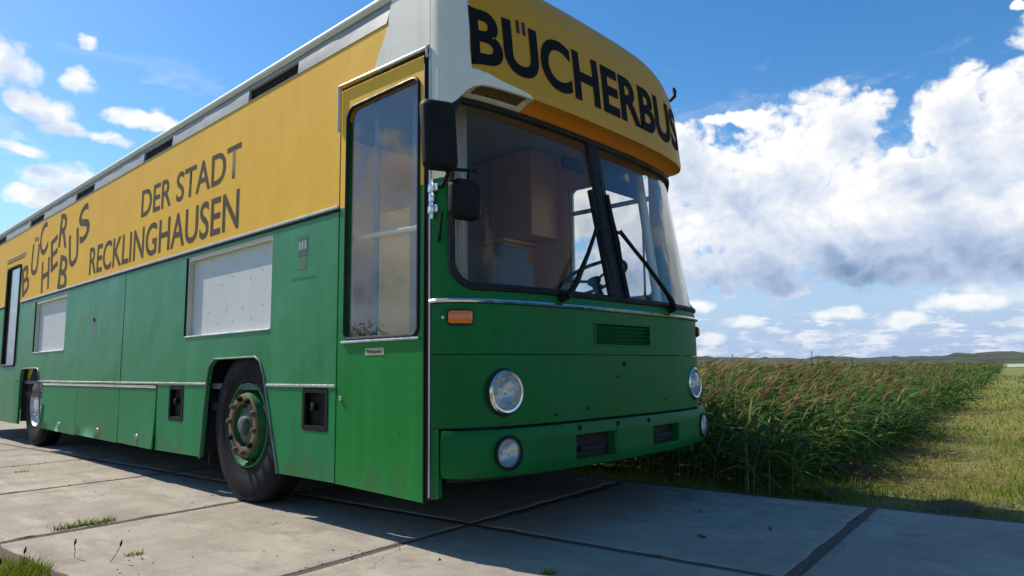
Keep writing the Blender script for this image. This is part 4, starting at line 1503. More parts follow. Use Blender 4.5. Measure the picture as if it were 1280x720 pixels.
# scar of a bullet-like puncture in the lower wall
lathe("puncture", [(0.0, 0.004), (0.016, 0.002), (0.022, -0.004), (0.028, -0.001), (0.03, 0.003)], axis_frame((SX - 0.002, 5.32, 1.43), (1, 0, 0)), BLACKPL, wall_lo, 9)
plate("paint_scar", [(5.24, 1.28), (5.29, 1.16), (5.33, 1.20), (5.34, 1.33), (5.40, 1.40), (5.37, 1.50), (5.31, 1.52), (5.25, 1.46)], lambda u, v, d=0.0: SM(u, v, d - 0.0007), 0.0015, [simple("scuffed_primer", (0.13, 0.20, 0.20), 0.6, var=0.4, scale=25)], wall_lo, smooth=False)

# ---- wheels
def wheel(name, cy, cx_out, near, front):
    """axle along x; cx_out is the outer sidewall plane; near side looks towards -x"""
    sg = -1 if near else 1
    fr_ = axis_frame((cx_out, cy, 0.520), (sg, 0, 0))     # +along = outwards
    wh = empty(name, (cx_out, cy, 0.0), bus)
    inv = Matrix.Translation((-cx_out, -cy, 0))
    fr_ = inv @ fr_
    RT_ = 0.522
    prof = [(0.288, -0.02), (0.298, -0.004), (0.315, 0.002), (0.335, 0.0), (0.345, 0.006), (0.40, 0.010), (0.45, 0.008), (0.485, -0.004), (0.492, -0.001), (0.500, -0.010), (0.514, -0.022), (RT_, -0.044)]
    for gx in (0.075, 0.112, 0.149):
        prof += [(RT_ + 0.002, -gx + 0.007), (RT_ - 0.012, -gx + 0.004), (RT_ - 0.012, -gx - 0.004), (RT_ + 0.002, -gx - 0.007)]
    prof += [(RT_, -0.185), (0.510, -0.205), (0.45, -0.225), (0.36, -0.222), (0.29, -0.21)]
    lathe("tyre", prof, fr_, TYRE, wh, 72)
    if front:
        rim = lathe("rim", [(0.292, -0.014), (0.286, 0.000), (0.279, 0.002), (0.276, -0.012), (0.268, -0.030), (0.262, -0.060), (0.250, -0.078), (0.232, -0.070), (0.224, -0.030), (0.219, 0.004), (0.215, 0.020), (0.150, 0.022), (0.14, -0.03), (0.0, -0.03), (0.0, -0.11), (0.27, -0.11)], fr_, RIMGREEN, wh, 56)
        lathe("nut_ring", [(0.146, 0.018), (0.146, 0.028), (0.152, 0.032), (0.206, 0.032), (0.213, 0.027), (0.213, 0.018)], fr_, RUST, rim, 48)
        for k in range(10):
            a = 2 * math.pi * (k + 0.3) / 10
            f2 = fr_ @ Matrix.Translation((0.181 * math.cos(a), 0.181 * math.sin(a), 0.029))
            lathe("wheel_nut", [(0, 0.034), (0.010, 0.034), (0.012, 0.026), (0.020, 0.024), (0.022, 0.0), (0, 0.0)], f2, RUST if k % 3 else BLACKPL, rim, 6)
            f3 = fr_ @ Matrix.Translation((0.2435 * math.cos(a + 0.31), 0.2435 * math.sin(a + 0.31), -0.0695))
            lathe("hand_hole", [(0, 0.004), (0.017, 0.004), (0.020, 0.0), (0.02, -0.004), (0, -0.004)], f3, BLACKPL, rim, 14)
        lathe("hub_cap", [(0, 0.048), (0.045, 0.046), (0.058, 0.038), (0.064, 0.012), (0.10, 0.008), (0.124, 0.002), (0.130, -0.02), (0, -0.02)], fr_, simple("dusty_green_hub", (0.045, 0.075, 0.055), 0.6, var=0.5, scale=24, dirt=(0.30, 0.27, 0.22), dirt_amt=0.8), rim, 32)
    else:
        rim = lathe("rim", [(0.292, -0.014), (0.286, 0.000), (0.279, 0.002), (0.276, -0.012), (0.268, -0.02), (0.255, -0.04), (0.235, -0.055), (0.20, -0.060), (0.13, -0.060), (0.12, -0.02), (0.10, 0.0), (0.0, 0.005), (0.0, -0.16), (0.27, -0.16)], fr_, RIMGREY, wh, 56)
        lathe("nut_ring", [(0.150, -0.058), (0.152, -0.044), (0.205, -0.040), (0.212, -0.058)], fr_, RIMGREY, rim, 40)
        for k in range(10):
            a = 2 * math.pi * k / 10
            f2 = fr_ @ Matrix.Translation((0.178 * math.cos(a), 0.178 * math.sin(a), -0.044))
            lathe("wheel_nut", [(0, 0.036), (0.010, 0.036), (0.012, 0.028), (0.020, 0.026), (0.022, 0.0), (0, 0.0)], f2, RIMGREY, rim, 6)
    return wh


wheel("front_wheel", 2.045, SX + 0.045, True, True)
wheel("front_wheel", 2.045, RX - 0.045, False, True)
wheel("rear_wheel", 7.66, SX + 0.07, True, False)
wheel("rear_wheel", 7.66, RX - 0.07, False, False)

# ---- chassis, wheel boxes and underside
bm = bmesh.new()
bm_box(bm, (-1.19, 0.10, 0.60), (1.21, YEND - 0.05, 0.66))
under = from_bm("underside", bm, DARK, bus)
for yy, sx_ in ((2.045, 1), (7.6, 1)):
    tube("axle", [(-1.0, yy, 0.52), (1.0, yy, 0.52)], 0.07, DARK, bus, 12)
for x_ in (-0.45, 0.45):
    box("chassis_rail", (x_ - 0.05, 0.25, 0.42), (x_ + 0.05, 10.9, 0.60), DARK, bus, 0.01)
box("fuel_tank", (-1.02, 3.9, 0.30), (-0.5, 5.1, 0.59), DARK, bus, 0.05, 3)
box("battery_box", (-1.10, 5.6, 0.32), (-0.6, 6.4, 0.59), DARK, bus, 0.02)
box("luggage_box", (0.5, 3.4, 0.30), (1.18, 6.4, 0.59), DARK, bus, 0.02)
box("engine_sump", (-0.6, 8.6, 0.30), (0.6, 10.8, 0.59), DARK, bus, 0.05)
for arch in (ARCH1, ARCH2):
    for sgn in (-1, 1):
        ya, yb = min(p_[0] for p_ in arch) - 0.02, max(p_[0] for p_ in arch) + 0.02
        xo = (SX + 0.032) if sgn < 0 else (RX - 0.032)
        xi = xo + (0.42 if sgn < 0 else -0.42)
        bm = bmesh.new()
        lo_, hi_ = min(xo, xi), max(xo, xi)
        bm_box(bm, (lo_, ya - 0.01, 1.0), (hi_, yb + 0.01, 1.02))
        bm_box(bm, (xi - 0.01, ya - 0.01, 0.40), (xi + 0.01, yb + 0.01, 0.998))
        bm_box(bm, (lo_ + 0.002, ya - 0.012, 0.28), (hi_ - 0.013, ya + 0.008, 0.997))
        bm_box(bm, (lo_ + 0.002, yb - 0.008, 0.28), (hi_ - 0.013, yb + 0.012, 0.997))
        from_bm("wheel_box", bm, DARK, bus)
# mud flap behind the front wheel
box("mud_flap", (SX + 0.06, 2.655, 0.20), (SX + 0.36, 2.668, 0.7), RUBBER, bus, 0.002)

# ---- far side, rear end
fwin = rrect(0.30, 1.10, 1.44, 2.46, 0.06, 5)
farw = plate("far_side_panel", [(0.075, 0.25), (1.49, 0.25), (1.74, 0.98), (2.55, 0.98), (2.66, 0.25), (7.09, 0.25), (7.33, 0.955), (8.2, 0.955), (8.2, 0.25), (YEND, 0.25), (YEND, 2.96), (0.42, 2.96), (0.30, 2.6), (0.2, 2.3), (0.075, 1.24)], RM, 0.03, [GREEN_FRONT, YELLOW_FRONT], bus,
              holes=[fwin], lines=[[(0.14, BZ), (0.299, BZ)], [(1.101, BZ), (YEND - 0.001, BZ)]], matf=lambda u, v: 1 if v > BZ else 0, smooth=False)
dw = plate("cab_window", rrect(0.29, 1.11, 1.43, 2.47, 0.06), lambda u, v, d=0.0: RM(u, v, d + 0.012), 0.005, [GLASS_WS], bus, smooth=False)
tube("window_gasket", [(RX, u, v) for u, v in densify(fwin, 0.06)], 0.018, ALU, dw, 8, closed=True)
box("window_bar", (RX - 0.035, 0.30, 2.215), (RX - 0.004, 1.10, 2.250), ALU, dw, 0.004)
plate("rear_panel", [(SX + 0.03, 0.3), (RX - 0.03, 0.3), (RX - 0.03, 2.96), (1.0, 3.05), (-1.0, 3.05), (SX + 0.03, 2.96)], lambda u, v, d=0.0: (u, YEND - d, v), 0.03, [GREEN_SIDE, YELLOW_SIDE], bus,
      lines=[[(SX + 0.031, BZ), (RX - 0.031, BZ)]], matf=lambda u, v: 1 if v > BZ else 0, smooth=False)
for x_ in (-0.95, 0.95):
    tl = box("tail_lamp", (x_ - 0.07, YEND - 0.002, 0.62), (x_ + 0.07, YEND + 0.03, 0.95), simple("red_lens", (0.45, 0.01, 0.01), 0.2, var=0.1), bus, 0.012)

# ---- inside
box("floor", (-1.20, 0.12, 0.76), (1.235, YEND - 0.06, 0.80), FLOORM, bus, 0)
plate("inner_lining", [(0.90, 0.81), (1.4, 0.81), (1.4, 1.07), (2.75, 1.07), (2.75, 0.81), (7.0, 0.81), (7.0, 1.06), (8.3, 1.06), (8.3, 0.81), (8.43, 0.81), (8.43, 2.5), (9.43, 2.5), (9.43, 0.81), (YEND - 0.05, 0.81), (YEND - 0.05, 2.80), (0.12, 2.80), (0.12, 2.58), (0.90, 2.58)], lambda u, v, d=0.0: (SX + 0.062 + d, u, v), 0.01, [LINING], bus, smooth=False)
plate("inner_lining", [(0.35, 0.81), (1.4, 0.81), (1.4, 1.07), (2.75, 1.07), (2.75, 0.81), (YEND - 0.05, 0.81), (YEND - 0.05, 2.80), (0.5, 2.80), (0.35, 2.5)], lambda u, v, d=0.0: (RX - 0.036 - d, u, v), 0.01, [WOOD], bus,
      holes=[rrect(0.36, 1.12, 1.42, 2.48, 0.05)] if False else [rrect(0.365, 1.115, 1.43, 2.475, 0.05)], smooth=False)
box("ceiling", (-1.19, 0.50, 2.80), (1.23, YEND - 0.06, 2.815), LINING, bus, 0)
box("cab_ceiling", (-1.16, 0.12, 2.60), (1.20, 0.62, 2.62), WOOD, bus, 0.004)
# wood cupboards and shelves behind the driver
cb = box("wall_cupboard", (0.86, 1.22, 2.02), (1.222, 2.75, 2.78), WOOD, bus, 0.008)
for yy in (1.72, 2.22):
    box("cupboard_joint", (0.857, yy - 0.004, 2.03), (0.861, yy + 0.004, 2.77), DARK, cb, 0)
lowc = box("book_cabinet", (0.80, 1.50, 0.80), (1.222, 4.6, 1.98), WOOD, bus, 0.006)
for yy in (2.0, 2.6, 3.2, 3.8):
    box("cabinet_joint", (0.797, yy - 0.004, 0.83), (0.801, yy + 0.004, 1.95), DARK, lowc, 0)
shelf = box("cabinet_worktop", (0.76, 1.45, 1.985), (1.222, 4.62, 2.01), WOODLIGHT, lowc, 0.004)
sh2 = box("book_shelf", (-1.17, 3.2, 0.80), (-0.86, 8.3, 2.6), WOODLIGHT, bus, 0.006)
pt = box("partition", (-0.20, 4.70, 0.80), (1.22, 4.74, 2.80), WOODLIGHT, bus, 0.004)
pt2 = box("stair_panel", (-1.13, 0.38, 0.80), (-1.115, 0.66, 1.78), WOODLIGHT, bus, 0.004)
for yy in (0.34, 0.70):
    tube("stair_post", [(-1.12, yy, 0.80), (-1.12, yy, 2.56)], 0.018, BLUEPOST, bus, 10)
box("stair_partition", (-1.16, 0.97, 0.80), (-0.62, 0.99, 2.3), WOOD, bus, 0.004)
tube("hand_rail", [(-1.155, 0.90, 0.9), (-1.155, 0.90, 1.645), (-1.155, 0.86, 1.665), (-1.15, 0.20, 1.640), (-1.14, 0.16, 1.60), (-1.14, 0.16, 1.2)], 0.016, WHITE, bus, 10)
for x_ in (-0.60,):
    tube("grab_pole", [(x_, 0.97, 0.80), (x_, 0.97, 2.80)], 0.017, WHITE, bus, 10)


def curtain(name, fn, z0, z1, n, mat):
    bm = bmesh.new()
    rows = []
    for j in range(9):
        z = z0 + (z1 - z0) * j / 8
        rows.append([bm.verts.new(fn(i / n, z, math.sin(i * 1.35) * (0.018 + 0.012 * (1 - j / 8)))) for i in range(n + 1)])
    for j in range(8):
        for i in range(n):
            bm.faces.new((rows[j][i], rows[j][i + 1], rows[j + 1][i + 1], rows[j + 1][i]))
    o = from_bm(name, bm, mat, bus, True)
    sm_ = o.modifiers.new("thickness", 'SOLIDIFY')
    sm_.thickness = 0.004
    return o


curtain("door_curtain", lambda t, z, w_: (-1.05 + 0.16 * t + 0.0, 0.14 + w_ + 0.05 * t, z), 1.36, 2.56, 26, CURTAIN)
curtain("aisle_curtain", lambda t, z, w_: (-0.50 + 0.62 * t, 1.62 + w_ * 1.3, z), 0.95, 2.74, 44, BLUECLOTH)
curtain("aisle_curtain", lambda t, z, w_: (-1.10 + 0.40 * t, 1.50 + w_ * 1.3, z), 0.95, 2.74, 30, CURTAIN)
# dashboard, wheel, driver's seat
db = plate("dashboard", [(-1.05, 0.0), (1.10, 0.0), (1.10, 0.46), (0.15, 0.40), (0.05, 0.22), (-1.05, 0.20)], lambda u, v, d=0.0: (u, max(v - 0.02, plan(ux(u))[1] + 0.06), 1.255 - d - 0.05 * v), 0.05, [BLACKPL], bus, grid=(0.1, 0.08), step=0.1)
box("dash_tray", (-1.0, 0.08, 1.10), (0.1, 0.24, 1.20), WOODLIGHT, db, 0.01)
bm = bmesh.new()
swf = Matrix.Translation((0.66, 0.45, 1.545)) @ Matrix.Rotation(R(-24), 4, 'X')
bm_tube(bm, [swf @ Vector((0.262 * math.cos(2 * math.pi * k / 40), 0.262 * math.sin(2 * math.pi * k / 40), 0)) for k in range(40)], 0.014, 8, closed=True)
for a in (20, 160, 270):
    bm_tube(bm, [swf @ Vector((0, 0, -0.03)), swf @ Vector((0.24 * math.cos(R(a)), 0.24 * math.sin(R(a)), 0))], 0.011, 6)
bm_lathe(bm, [(0, 0.0), (0.045, -0.004), (0.055, -0.03), (0.03, -0.06), (0.03, -0.45), (0, -0.45)], swf, 20)
from_bm("steering_wheel", bm, BLACKPL, bus, True)
bm = bmesh.new()
bm_box(bm, (0.38, 0.78, 1.12), (0.90, 1.28, 1.26), 0.05, 4)
bm_box(bm, (0.42, 0.86, 0.80), (0.86, 1.2, 1.11), 0.03, 2)
seat = from_bm("driver_seat", bm, BLUECLOTH, bus, True)
bm = bmesh.new()
bm_box(bm, (0.39, 1.20, 1.27), (0.89, 1.33, 1.78), 0.06, 4)
from_bm("seat_back", bm, SEATGREY, seat, True)
bm = bmesh.new()
bm_box(bm, (0.46, 1.21, 1.70), (0.82, 1.325, 1.90), 0.055, 5)
from_bm("head_rest", bm, SEATGREY, seat, True)
# sun visors
for (x0, x1) in ((0.22, 0.75),):
    box("sun_visor", (x0, 0.10, 2.10), (x1, 0.115, 2.29), BLUECLOTH, bus, 0.006)
tube("inner_mirror", [(-0.12, 0.10, 2.20), (0.10, 0.10, 2.20)], 0.045, BLACKPL, bus, 12, rz=0.4)
# A pillar casing at the far corner
tube("pillar_casing", [(1.185, 0.20, 1.25), (1.175, 0.27, 1.8), (1.16, 0.34, 2.4)], 0.036, WHITE, bus, 10)

# ================================================================== VEGETATION
def leaf_mat(name, ca, cb, cc, trans=0.35, rough=0.5):
    mt, nt, b, nb = new_mat(name)
    at = nt.nodes.new('ShaderNodeAttribute')
    at.attribute_name = "tint"
    c = nb.mix(nb.rng(at.outputs['Fac'], 0.0, 0.6, smooth=False), ca, cb)
    c = nb.mix(nb.rng(at.outputs['Fac'], 0.6, 1.0, smooth=False), c, cc)
    nt.links.new(c, b.inputs['Base Color'])
    b.inputs['Roughness'].default_value = rough
    b.inputs['Specular IOR Level'].default_value = 0.12
    tr = nt.nodes.new('ShaderNodeBsdfTranslucent')
    nt.links.new(nb.mix(0.35, c, (0.20, 0.26, 0.03), 'ADD') if False else c, tr.inputs[0])
    mxs = nt.nodes.new('ShaderNodeMixShader')
    mxs.inputs[0].default_value = trans
    nt.links.new(b.outputs[0], mxs.inputs[1])
    nt.links.new(tr.outputs[0], mxs.inputs[2])
    out = nt.nodes['Material Output']
    nt.links.new(mxs.outputs[0], out.inputs[0])
    return mt


REED_LEAF = leaf_mat("reed_leaf", (0.035, 0.100, 0.018), (0.080, 0.165, 0.030), (0.24, 0.23, 0.06), 0.38)
REED_STEM = leaf_mat("reed_stem", (0.12, 0.13, 0.035), (0.22, 0.19, 0.075), (0.32, 0.25, 0.12), 0.15)
REED_PLUME = leaf_mat("reed_plume", (0.15, 0.090, 0.040), (0.31, 0.215, 0.085), (0.44, 0.40, 0.18), 0.40, 0.8)
GRASS_BLADE = leaf_mat("grass_blade", (0.085, 0.150, 0.010), (0.180, 0.225, 0.016), (0.38, 0.29, 0.055), 0.40)
STRAW = leaf_mat("dead_straw", (0.14, 0.095, 0.030), (0.30, 0.22, 0.070), (0.46, 0.36, 0.13), 0.2, 0.8)
DARKSTALK = leaf_mat("dark_stalk", (0.05, 0.035, 0.02), (0.08, 0.055, 0.03), (0.10, 0.07, 0.04), 0.1)


def ribbons(paths, widths, side):
    """paths (N,K,3), widths (N,K), side (N,3) -> verts, quads"""
    N, K, _ = paths.shape
    off = side[:, None, :] * widths[:, :, None]
    V = np.stack([paths - off, paths + off], axis=2).reshape(-1, 3)
    base = (np.arange(N) * K * 2)[:, None]
    k = np.arange(K - 1) * 2
    q = np.stack([k, k + 1, k + 3, k + 2], -1)[None] + base[:, :, None]
    return V, q.reshape(-1, 4)


def mesh_from(name, parts, mats, parent=None):
    """parts: list of (V, Q, tint per vertex, material index)"""
    Vs, Qs, Ts, Ms = [], [], [], []
    o = 0
    for V, Q, T, mi in parts:
        if len(V) == 0:
            continue
        Vs.append(V)
        Qs.append(Q + o)
        Ts.append(T)
        Ms.append(np.full(len(Q), mi, np.int32))
        o += len(V)
    V = np.concatenate(Vs).astype(np.float32)
    Q = np.concatenate(Qs).astype(np.int32)
    T = np.concatenate(Ts).astype(np.float32)
    Mi = np.concatenate(Ms)
    me = bpy.data.meshes.new(name)
    me.vertices.add(len(V))
    me.vertices.foreach_set('co', V.ravel())
    me.loops.add(len(Q) * 4)
    me.loops.foreach_set('vertex_index', Q.ravel())
    me.polygons.add(len(Q))
    me.polygons.foreach_set('loop_start', np.arange(len(Q), dtype=np.int32) * 4)
    me.polygons.foreach_set('loop_total', np.full(len(Q), 4, np.int32))
    me.polygons.foreach_set('material_index', Mi)
    me.polygons.foreach_set('use_smooth', np.ones(len(Q), bool))
    a = me.attributes.new("tint", 'FLOAT', 'POINT')
    a.data.foreach_set('value', T)
    me.update(calc_edges=True)
    return link(name, me, mats, parent)


WIND = np.array([0.70, -0.71, 0.0])


def unit(v):
    return v / (np.linalg.norm(v, axis=-1, keepdims=True) + 1e-9)


def blades(P, h, lean, width, tint, wind=0.5, K=4, curl=0.35, wander=1.0):
    """grass-like blades growing from points P (N,3)"""
    N = len(P)
    a = rng.uniform(0, 2 * np.pi, N)
    d = np.stack([np.cos(a), np.sin(a), 0 * a], -1) * wander + WIND * wind
    d = unit(d)
    t = np.linspace(0, 1, K)
    hz = (lean * h)[:, None] * (t ** 1.7)[None]
    vz = h[:, None] * (t[None] - curl * (t ** 2.5)[None] * np.clip(lean, 0, 1.5)[:, None])
    path = P[:, None, :] + d[:, None, :] * hz[..., None]
    path[..., 2] += vz
    side = unit(np.cross(d, [0, 0, 1.0]) + 0.5 * rng.normal(size=(N, 3)) * [1, 1, 0.1])
    wd = width[:, None] * (1 - t[None] ** 1.6 * 0.92)
    V, Q = ribbons(path, wd, side)
    T = np.repeat(tint, K * 2)
    return V, Q, T


def reed_edge(x):
    return -0.70 + 0.118 * (x - 1.7) + 0.25 * np.sin(x * 0.9) * np.clip(x / 12, 0.4, 1.6) + 0.13 * np.sin(x * 3.7 + 1) + 0.08 * np.sin(x * 8.1)


def in_reeds(x, y):
    return (x > 1.40 + 0.14 * np.sin(y * 2.1) + 0.08 * np.sin(y * 5.3)) & (y > reed_edge(x))


# stems: density falls with distance, blades widen to keep the bed closed
pts = []
for (r0, r1, dens, wsc) in ((3.5, 9, 95, 1.0), (9, 14, 62, 1.15), (14, 22, 26, 1.6), (22, 38, 9.5, 2.4), (38, 70, 3.2, 4.0), (70, 165, 0.62, 8.0)):
    area = R(64) * 0.5 * (r1 * r1 - r0 * r0)
    n = int(area * dens)
    rr = np.sqrt(rng.uniform(r0 * r0, r1 * r1, n))
    aa = rng.uniform(R(36), R(100), n)
    x = CAM.x + rr * np.sin(aa)
    y = CAM.y + rr * np.cos(aa)
    ok = in_reeds(x, y)
    pts.append(np.stack([x[ok], y[ok], np.full(ok.sum(), wsc), rr[ok]], -1))
S_ = np.concatenate(pts)
# reeds right beside the bus, only a thin belt of them matters
n = 2600
x = rng.uniform(1.45, 5.0, n)
y = rng.uniform(0.0, 12.0, n)
ok = np.hypot(x - CAM.x, y - CAM.y) > 0
extra = np.stack([x, y, np.full(n, 1.0), np.hypot(x - CAM.x, y - CAM.y)], -1)
ang = np.arctan2(x - CAM.x, y - CAM.y)
S_ = np.concatenate([S_, extra[ang < R(36)]])
N = len(S_)
P = np.stack([S_[:, 0], S_[:, 1], np.full(N, -0.05)], -1)
ws_ = S_[:, 2]
edge_d = np.clip((S_[:, 1] - reed_edge(S_[:, 0])) / 1.0, 0, 1)
edge_x = np.clip((S_[:, 0] - 1.35) / 0.8, 0, 1)
patch = np.array([mnoise.noise(Vector((a * 0.45, b_ * 0.45, 3.0))) for a, b_ in S_[:, :2]])
h = (0.77 + 0.16 * patch + 0.085 * rng.normal(size=N)) * (0.62 + 0.38 * np.minimum(edge_d, 1)) * (0.72 + 0.28 * edge_x)
h = np.clip(h, 0.33, 0.98)
sway = unit(WIND[None] + 0.55 * rng.normal(size=(N, 3)) * [1, 1, 0])
leanv = rng.uniform(0.10, 0.42, N)
tt = np.linspace(0, 1, 5)


def stem_at(t):
    """point on stems at fractions t (N,)"""
    q = P + sway * (leanv * h * t ** 1.9)[:, None]
    q = q.copy()
    q[:, 2] += h * t * (1 - 0.10 * t * leanv)
    return q


parts = []
path = np.stack([stem_at(np.full(N, t)) for t in tt], 1)
side = unit(np.cross(sway, [0, 0, 1.0]))
V, Q = ribbons(path, (0.0032 * ws_)[:, None] * np.array([1.3, 1.2, 1.0, 0.9, 0.6])[None], side)
parts.append((V, Q, np.repeat(rng.uniform(0, 1, N), 10), 1))
# leaves
for li in range(7):
    keep = rng.uniform(size=N) < (1.0 if li < 5 else 0.75)
    t0 = np.clip(0.14 + 0.12 * li + 0.05 * rng.normal(size=N), 0.05, 0.95)
    b0 = stem_at(t0)
    a = rng.uniform(0, 2 * np.pi, N)
    d = unit(np.stack([np.cos(a), np.sin(a), 0 * a], -1) * 0.75 + WIND[None] * rng.uniform(0.5, 1.3, N)[:, None])
    L = rng.uniform(0.32, 0.62, N) * (0.75 + 0.35 * h)
    tk = np.linspace(0, 1, 5)
    rise = rng.uniform(0.35, 0.95, N)
    droop = rng.uniform(0.30, 1.05, N)
    path = b0[:, None, :] + d[:, None, :] * (L[:, None] * (0.25 * tk + 0.62 * tk ** 1.4)[None])[..., None]
    path[..., 2] += L[:, None] * (rise[:, None] * tk[None] - droop[:, None] * (tk ** 2.2)[None])
    path[..., 2] = np.maximum(path[..., 2], 0.0)
    sd = unit(np.cross(d, [0, 0, 1.0]) + 0.45 * rng.normal(size=(N, 3)))
    wprof = np.array([0.55, 1.0, 0.9, 0.6, 0.06])
    path, sd2, ww = path[keep], sd[keep], (0.0098 * ws_ ** 0.85 * rng.uniform(0.7, 1.3, N))[keep]
    V, Q = ribbons(path, ww[:, None] * wprof[None], sd2)
    tn = np.clip(rng.beta(2.2, 3.0, N) * 0.85 + 0.22 * (t0 - 0.5) + (rng.uniform(size=N) > 0.93) * 0.5, 0, 1)[keep]
    parts.append((V, Q, np.repeat(tn, 10), 0))
# plumes
patch3 = np.array([mnoise.noise(Vector((a * 0.9, b_ * 0.9, 8.0))) for a, b_ in S_[:, :2]])
pl = (rng.uniform(size=N) < np.clip(0.48 + 0.8 * patch, 0.15, 0.9)) & (h > 0.56)
top = stem_at(np.ones(N))
for k in range(9):
    sub = pl & (rng.uniform(size=N) < 0.9)
    n = int(sub.sum())
    t0 = np.clip(0.90 + 0.012 * k, 0, 1)
    b0 = stem_at(np.full(N, t0))[sub]
    a = rng.uniform(0, 2 * np.pi, n)
    d = unit(np.stack([np.cos(a), np.sin(a), 0 * a], -1) * 0.55 + WIND[None] * 1.1)
    L = rng.uniform(0.09, 0.20, n)
    tk = np.linspace(0, 1, 4)
    path = b0[:, None, :] + d[:, None, :] * (L[:, None] * 0.62 * tk[None] ** 1.2)[..., None]
    path[..., 2] += L[:, None] * (0.95 * tk[None] - 0.45 * tk[None] ** 2)
    sd = unit(rng.normal(size=(n, 3)))
    V, Q = ribbons(path, (0.0065 * ws_[sub] ** 0.9)[:, None] * np.array([0.7, 1.0, 0.9, 0.2])[None], sd)
    parts.append((V, Q, np.repeat(np.clip(rng.beta(2, 2.2, n) * 0.75 + 0.55 * patch3[sub] + 0.1, 0, 1), 8), 2))
reeds = mesh_from("reed_bed", parts, [REED_LEAF, REED_STEM, REED_PLUME])
tag(reeds, "dense wind-blown reeds with brown plumes growing beside the bus", "reeds", kind="stuff")

# ---- verge and path grass
def scatter(n, fn, r0, r1, a0, a1):
    rr = np.sqrt(rng.uniform(r0 * r0, r1 * r1, n))
    aa = rng.uniform(R(a0), R(a1), n)
    x = CAM.x + rr * np.sin(aa)
    y = CAM.y + rr * np.cos(aa)
    ok = fn(x, y)
    return np.stack([x[ok], y[ok], np.full(ok.sum(), -0.045)], -1), rr[ok]


def pave_uv(x, y):
    dx, dy = x - JX, y - JY
    return dx * pc_ + dy * ps_, -dx * ps_ + dy * pc_


def on_verge(x, y):
    u, v = pave_uv(x, y)
    return (u > SLW + 0.0 + 0.05 * np.sin(y * 5.1) + 0.04 * np.sin(y * 13)) & ~(in_reeds(x, y) & (y > reed_edge(x) + 0.35))


def pn(P, s, o=0.0):
    return np.array([mnoise.noise(Vector((a * s, b_ * s, o))) for a, b_ in P[:, :2]])


parts = []
sparts = []
for (r0, r1, dens, wsc) in ((3.8, 7.0, 1500, 1.0), (7.0, 11.0, 620, 1.5), (11, 18, 190, 2.3), (18, 32, 45, 4.0), (32, 60, 9, 8.0)):
    area = R(60) * 0.5 * (r1 * r1 - r0 * r0)
    P, rr = scatter(int(area * dens), on_verge, r0, r1, 45, 105)
    nz = pn(P, 0.8)
    nz2 = pn(P, 2.6, 4.0)
    near_reed = np.clip(1 - np.abs(P[:, 1] - reed_edge(P[:, 0]) + 0.55) / 0.9, 0, 1)
    hay = (nz + 0.5 * nz2 + 0.55 * near_reed) > 0.14
    keep = ~hay | (rng.uniform(size=len(P)) < 0.28)
    Pg = P[keep]
    nn = len(Pg)
    hh = np.clip(0.060 + 0.03 * rng.normal(size=nn) + 0.05 * pn(Pg, 1.3, 9.0), 0.02, 0.22) * (1 + 0.12 * wsc)
    V, Q, T = blades(Pg, hh, rng.uniform(0.2, 1.0, nn), np.full(nn, 0.0028) * wsc, np.clip(rng.beta(2.4, 2.0, nn) + 0.35 * pn(Pg, 0.6, 2.0), 0, 1), wind=0.4)
    parts.append((V, Q, T, 0))
    Ph = P[hay & (rng.uniform(size=len(P)) < 0.75)]
    nn = len(Ph)
    if nn:
        Ph = Ph + np.stack([np.zeros(nn), np.zeros(nn), rng.uniform(0.0, 0.045, nn)], -1)
        V, Q, T = blades(Ph, rng.uniform(0.02, 0.06, nn) * (1 + 0.1 * wsc), rng.uniform(1.5, 4.5, nn), np.full(nn, 0.0022) * wsc, rng.beta(2, 2, nn), wind=0.2, curl=0.25)
        sparts.append((V, Q, T, 0))
tag(mesh_from("verge_grass", parts, [GRASS_BLADE]), "short yellow green grass on the track beside the reeds", "grass", kind="stuff")
tag(mesh_from("mown_straw", sparts, [STRAW]), "straw coloured mown grass lying on the track verge", "straw", kind="stuff")

# grass left of the pavement, behind and beside the photographer
P, rr = scatter(42000, lambda x, y: (pave_uv(x, y)[0] < -SLW - 0.02 + 0.06 * np.sin(y * 4)) & (np.hypot(x - CAM.x, y - CAM.y) > 1.2), 1.2, 22, -60, 30)
nn = len(P)
V, Q, T = blades(P, np.clip(0.09 + 0.04 * rng.normal(size=nn), 0.03, 0.22), rng.uniform(0.2, 1.0, nn), np.full(nn, 0.003) * np.clip(rr / 4, 1, 4), rng.beta(2, 2.4, nn), wind=0.4)
tag(mesh_from("roadside_grass", [(V, Q, T, 0)], [GRASS_BLADE]), "short grass along the open edge of the concrete road", "grass", kind="stuff")


